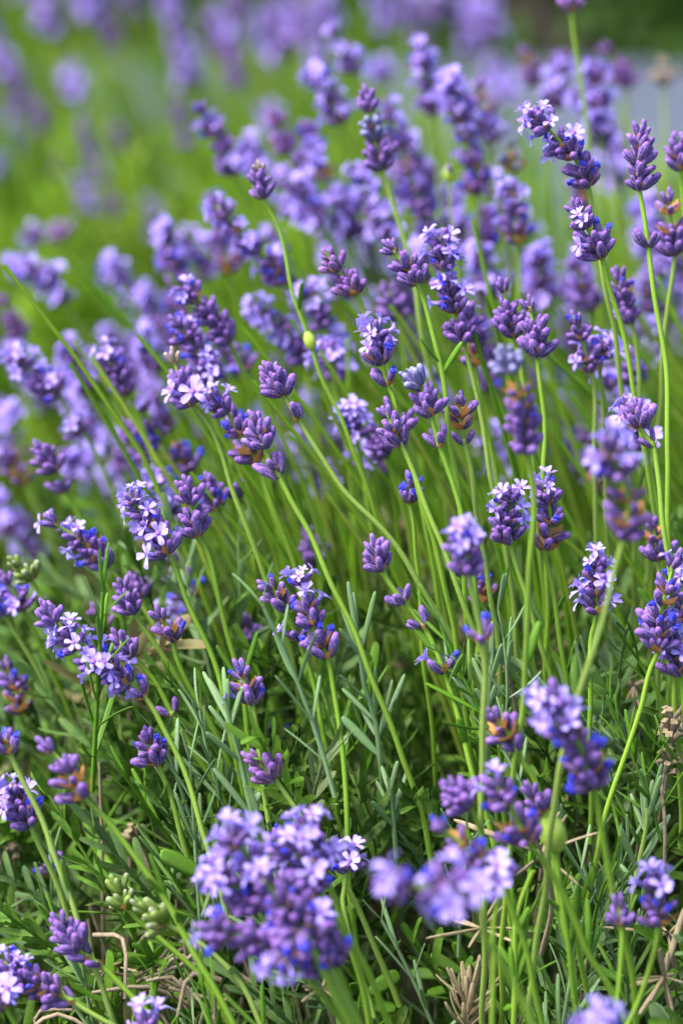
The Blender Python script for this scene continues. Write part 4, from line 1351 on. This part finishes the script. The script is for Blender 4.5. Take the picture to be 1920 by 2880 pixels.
stalk("soft dark bud spike with blue tips above the dense purple one", 'E', [(785, 190), (820, 290), (880, 400), (940, 530)], 1.22, 'wbw', nb=3)
mid("soft lilac floret half hidden behind a stem, under the blue tipped spike", 'E', [(790, 440), (820, 490), (850, 560)], 1.28, 'F')
stalk("small pale lilac bud spike left of the dense purple one", 'E', [(405, 430), (440, 480), (485, 530), (560, 640)], 1.2, 'b', nb=3, pal='p', size=.85)
stalk("small tight bud head on an arching stem beside the star florets", 'E', [(535, 550), (560, 610), (600, 660), (690, 760), (800, 930), (930, 1150)], 1.12, 'b', nb=3, det=[(770, 960, 'x')])
stalk("short blue flecked dark spike with one lilac floret on top, lower left", 'E', [(655, 980), (680, 1060), (720, 1160), (760, 1260)], 1.09, 'bwbF', nb=3)
stalk("ruffled lilac and blue flecked spike curving left, left one of the pair", 'E', [(1165, 280), (1250, 350), (1310, 450), (1350, 540), (1400, 680), (1450, 860), (1500, 1080)], 1.10, 'sowF', nb=3, det=[(1370, 600, 'd')])
stalk("ruffled lilac spike with many blue tips, right one of the pair", 'E', [(1370, 265), (1400, 400), (1450, 520), (1510, 665), (1530, 820), (1556, 1000), (785, 1730, 'Z'), (797, 1900, 'Z')], 1.09, 'ywbmFF', nb=4, k=.05)
stalk("dark round bud head half sunk in shade, left of the blue tipped pair", 'E', [(1115, 460), (1130, 530), (1150, 600), (1200, 700), (1290, 950)], 1.2, 'b', nb=3)
stalk("dark purple bud spike behind the long slender stem, above the pair", 'E', [(1390, 40), (1420, 130), (1465, 240), (1490, 380)], 1.25, 'b', nb=3)
stalk("dark bud spike with a single winged floret on top, behind the silvery shoot", 'E', [(1095, 660), (1115, 760), (1150, 880), (1160, 950), (1180, 1050), (1195, 1140)], 1.085, 'sowwW', nb=3, det=[(1098, 690, 'd')], k=.1)
mid("lone soft lilac floret in the shade right of the silvery shoot", 'E', [(1245, 1000), (1260, 1070), (1280, 1160)], 1.22, 'd', nb=2)
stalk("soft purple and orange spike at the left edge, lower half", 'E', [(15, 640), (60, 760), (115, 915), (160, 1000), (220, 1080)], 1.2, 'owb', nb=3)
stalk("little head of three buds on a long bare bent stem at the left edge", 'E', [(10, 1000), (30, 1060), (50, 1105), (100, 40, 'G'), (180, 230, 'G'), (275, 470, 'G'), (340, 640, 'G'), (425, 870, 'G')], 1.05, 'y', nb=3, k=.08, leaves=[((340, 640, 'G'), (282, 490, 'G'), 3.0), ((318, 570, 'G'), (280, 415, 'G'), 2.4)])
stalk("soft pinkish purple bud spike near the lens on a long diagonal stem, lower left", 'E', [(190, 1060), (290, 1140), (390, 130, 'G'), (470, 215, 'G'), (570, 340, 'G'), (710, 545, 'G'), (900, 850, 'G'), (1040, 1100, 'G')], 1.02, 'ob', nb=3, k=.08, leaves=[((770, 620, 'G'), (695, 388, 'G'), 2.4), ((690, 600, 'G'), (676, 490, 'G'), 2.2), ((835, 730, 'G'), (806, 662, 'G'), 2.0)])
stalk("lilac floret head with dark blue flecked base at the left edge, lower down", 'G', [(30, 20), (80, 120), (140, 260), (200, 400)], 1.07, 'wwFF', nb=3)
stalk("small dim blue tipped bud spike in shade, left side", 'G', [(185, 405), (215, 440), (255, 480), (300, 560)], 1.17, 'y', nb=3)
# centre right and right
stalk("sharp round bud head with three whorls spaced down its bent stem, right of centre", 'F', [(145, 85), (165, 180), (195, 262), (285, 415), (370, 530), (440, 665), (490, 800), (540, 960), (605, 1176)], 1.08, 'bbb', nb=3, det=[(270, 390, 's'), (365, 505, 's'), (475, 740, 'd')], leaves=[((425, 670), (338, 530), 3.4), ((490, 775), (556, 640), 3.0), ((575, 1090), (540, 950), 3.6)], k=.05, size=1.05)
stalk("soft pale lilac head before the lens with a blue tipped whorl lower down", 'F', [(530, 20), (570, 130), (585, 280), (615, 420), (640, 590), (650, 780), (650, 1000), (650, 1176)], 0.985, 'bmFF', nb=3, det=[(637, 600, 'y')], k=.4, size=1.1)
stalk("dark blue flecked buds half hidden behind the soft pale lilac head", 'F', [(600, 260), (630, 330), (655, 410), (640, 560)], 1.16, 'owb', nb=3)
stalk("ruffled lilac spike with navy flecks over a separate lower floret whorl", 'F', [(1180, 145), (1165, 260), (1160, 380), (1165, 460), (1145, 560), (1145, 700)], 1.10, 'FFwFF', nb=4, k=.15)
stalk("purple and orange bud spike high at the right edge", 'F', [(1400, -20), (1430, 80), (1445, 220), (1450, 400)], 1.13, 'bob', nb=3)
stalk("large lilac and navy spike at the right edge on a long slanting stem", 'F', [(1545, 190), (1510, 320), (1450, 520), (1445, 640), (1415, 710), (1370, 900), (1320, 1050), (1280, 1176)], 1.08, 'bwmowmF', nb=4, k=.12)
stalk("cluster of lilac florets low at the right edge, touching the large spike", 'F', [(1500, 540), (1530, 620), (1560, 740), (1570, 860)], 1.09, 'wFF', nb=3)
stalk("navy flecked spike cut by the right edge above the floret cluster", 'F', [(1580, 250), (1560, 380), (1550, 500), (1560, 700)], 1.12, 'fmF', nb=3)
stalk("soft lilac topped spike close to the lens with orange and blue below, right side", 'F', [(925, 800), (1010, 940), (1090, 1080), (1120, 30, 'H'), (1150, 90, 'H'), (1195, 280, 'H'), (1240, 520, 'H'), (1290, 760, 'H')], .965, 'wowmFF', nb=5, k=.5, size=1.18)
stalk("small soft bud spike left of the close lilac topped one, stray buds below", 'F', [(650, 890), (700, 960), (775, 1030), (830, 1150), (870, 30, 'H'), (920, 180, 'H')], 1.03, 'ob', nb=3, det=[(805, 1105, 's')])
# bottom left
stalk("sharp knot of purple buds over a thin stem with two stray buds, bottom middle", 'E', [(1130, 1110), (1190, 1150), (1265, 50, 'G'), (1330, 140, 'G'), (1380, 210, 'G'), (1460, 330, 'G')], 1.08, 'bb', nb=3, det=[(1345, 165, 'x')], k=.05, pal='p')
CL = 'lilac spikes crowded together near the lens'
stalk("pale lilac spike at the top of the big soft cluster, bottom middle", 'G', [(1410, 220), (1440, 340), (1490, 470), (1540, 620), (1600, 800)], 1.0, 'ofFF', nb=3, group=CL, k=.4, size=1.2)
stalk("lilac star floret spike at the left shoulder of the big soft cluster", 'G', [(1030, 310), (1130, 410), (1250, 540), (1330, 640), (1450, 820)], .965, 'wmFF', nb=4, group=CL, k=.4, size=1.2)
stalk("lilac spike at the far left of the big soft cluster, florets facing out", 'G', [(930, 420), (1060, 520), (1200, 620), (1330, 760)], .975, 'bwFF', nb=3, group=CL, k=.4, size=1.2)
stalk("dark purple spike with lilac florets low in the big soft cluster", 'G', [(895, 700), (1050, 765), (1180, 790), (1320, 860), (1450, 1000)], .95, 'wbwf', nb=4, group=CL, k=.4, size=1.2)
stalk("navy tipped spike in the middle of the big soft cluster", 'G', [(1170, 480), (1260, 590), (1350, 700), (1440, 800), (1560, 1000)], .95, 'bwbwm', nb=4, group=CL, k=.4, size=1.2)
stalk("spike of florets hanging at the foot of the big soft cluster", 'G', [(1235, 980), (1300, 880), (1370, 760), (1470, 900), (1570, 1100)], .945, 'wwF', nb=3, group=CL, k=.4, size=1.2)
stalk("blue flecked spike at the right of the big soft cluster", 'G', [(1300, 500), (1380, 620), (1480, 760), (1530, 900), (1600, 1080)], .965, 'wmwo', nb=4, group=CL, k=.4, size=1.2)
stalk("lilac floret spike at the right shoulder of the big soft cluster", 'G', [(1300, 330), (1390, 430), (1450, 570), (1540, 700)], .985, 'mFF', nb=3, group=CL, k=.4, size=1.2)
stalk("blue tipped spike low at the right of the big soft cluster", 'G', [(1350, 800), (1420, 870), (1490, 930), (1570, 1050)], .96, 'wwo', nb=3, group=CL, k=.4, size=1.2)
stalk("slim bud spike with two stray bud pairs on a slanting stem, bottom left", 'G', [(240, 630), (290, 730), (350, 840), (450, 905), (560, 1000), (740, 1176)], 1.05, 'b', nb=3, det=[(385, 870, 'x'), (448, 900, 'x')], k=.08)
stalk("purple spike with lilac florets and orange bracts lying almost flat, bottom left corner", 'G', [(-30, 850), (60, 930), (170, 1000), (270, 1040), (400, 1110), (540, 1190)], 1.05, 'bowmFF', nb=4, det=[(356, 1075, 'x')], k=.08)
stalk("lilac floret head cut by the left edge at the bottom corner", 'G', [(-30, 1040), (20, 1100), (80, 1190)], 1.04, 'F')
stalk("greenish white unopened spike bottom left on a curved stem", 'G', [(540, 500), (565, 570), (595, 640), (690, 740), (800, 840), (925, 960), (1040, 1176)], 1.07, 'b', nb=3, pal='n', k=.06)
stalk("pale lilac and green unopened spike beside the greenish white one", 'G', [(630, 610), (690, 660), (770, 715), (880, 780), (980, 860), (1110, 1000), (1190, 1176)], 1.05, 'b', nb=3, pal='n', k=.06)
stalk("single withered navy flower above the big soft cluster", 'G', [(1225, 280), (1245, 310), (1265, 345), (1290, 420)], 1.09, 'y', nb=3, size=.75)
stalk("purple bud spike at the right side of the big soft cluster, one pale floret below", 'H', [(20, 360), (25, 420), (30, 470), (10, 600), (40, 760), (100, 960), (150, 1176)], 1.07, 'Fbb', nb=3, k=.08)
# bottom right
stalk("blue and violet soft spike with a pale floret crown, lower right of centre", 'H', [(620, 50), (720, 110), (800, 230), (850, 340), (910, 400), (960, 470), (1060, 660), (1135, 870), (1230, 1020)], .985, 'wowmF', nb=4, size=1.15, k=.35)
stalk("soft violet bud spike at the left end of that blue and violet one", 'H', [(450, 30), (510, 110), (590, 170), (660, 320), (720, 480), (790, 680)], .99, 'bb', nb=3, k=.35)
stalk("small soft bud head at the right of the pale floret crown", 'H', [(850, 65), (890, 130), (930, 200), (960, 290), (990, 500), (1040, 800)], 1.03, 'b', nb=3, gall=(962, 285), gsize=2.0)
stalk("strongly blurred lilac and orange spike lying sideways nearest the lens", 'H', [(150, 500), (320, 540), (480, 560), (610, 610), (650, 760), (760, 960), (880, 1176)], .87, 'mFwmfw', nb=4, size=1.15, k=.3)
stalk("violet and navy spike just behind the strongly blurred one", 'H', [(400, 220), (510, 320), (620, 420), (720, 530), (700, 700), (700, 900)], .96, 'Fmwow', nb=4, k=.4)
stalk("small purple bud head alone on a straight stem, bottom right", 'H', [(1270, 570), (1275, 640), (1290, 720), (1285, 850), (1270, 1080), (1260, 1176)], 1.0, 'b', nb=3, size=.85, k=.08)
stalk("lilac floret head with navy flecked base, bottom right", 'H', [(1460, 450), (1450, 560), (1450, 720), (1420, 880), (1360, 1060), (1310, 1176)], 1.0, 'owwFF', nb=3, k=.3)
stalk("blurred lilac head just showing above the bottom edge", 'H', [(1150, 1150), (1180, 1230), (1210, 1330)], .9, 'F')
stalk("soft lilac and violet spike cut by the bottom left edge of the picture", 'G', [(640, 1168), (690, 1210), (740, 1300)], 1.03, 'f')

# the anonymous crowd: blurred stalks that fill the upper right half behind the sharp ones
CROWD = {'bw': "blurred dark violet bud stalk", 'wbm': "blurred blue flecked violet stalk", 'mfF': "blurred stalk with lilac floret tip", 'fF': "blurred stalk of lilac florets", 'owb': "blurred orange bracted stalk"}


def crowd(x, y, lean, L, d, where):
    st = rng.choice(['bw', 'wbm', 'mfF', 'mfF', 'fF', 'fF', 'owb'])
    lab = near_label(CROWD[st], x + lean * L * .4, y + L * .5, HIGH_MARKS, 260) or CROWD[st] + where
    stalk(lab, 'S', [(x, y), (x + lean * L * .8, y + L), (x + lean * L * 1.8, y + L * 2.4)], d, st, group='blurred crowd of stalks', k=.3, joined=True, rstem=.9)


n = 0
while n < 84:
    x, y = rng.uniform(380, 1910), 270 + 1050 * rng.random() ** 1.15
    top = np.interp(x, [380, 520, 850, 1000, 1600, 1650, 1910], [760, 420, 260, 180, 180, 420, 430])
    low = np.interp(x, [380, 1000, 1500, 1910], [1100, 1260, 1320, 1400])
    if y < top or y > low:
        continue
    n += 1
    crowd(x, y, rng.uniform(.2, .75) * (1.0 if x < 1200 else .6), rng.uniform(120, 215), rng.uniform(1.36, 1.6) if y > 700 else rng.uniform(1.36, 1.66), " lost in the crowd behind the sharp spikes")
for n in range(15):
    x = rng.uniform(-30, 620)
    crowd(x, rng.uniform(np.interp(x, [0, 620], [760, 640]), 1500 - x * .35), rng.uniform(.45, .85), rng.uniform(120, 200), rng.uniform(1.4, 1.75), " lost in the soft purple on the left")
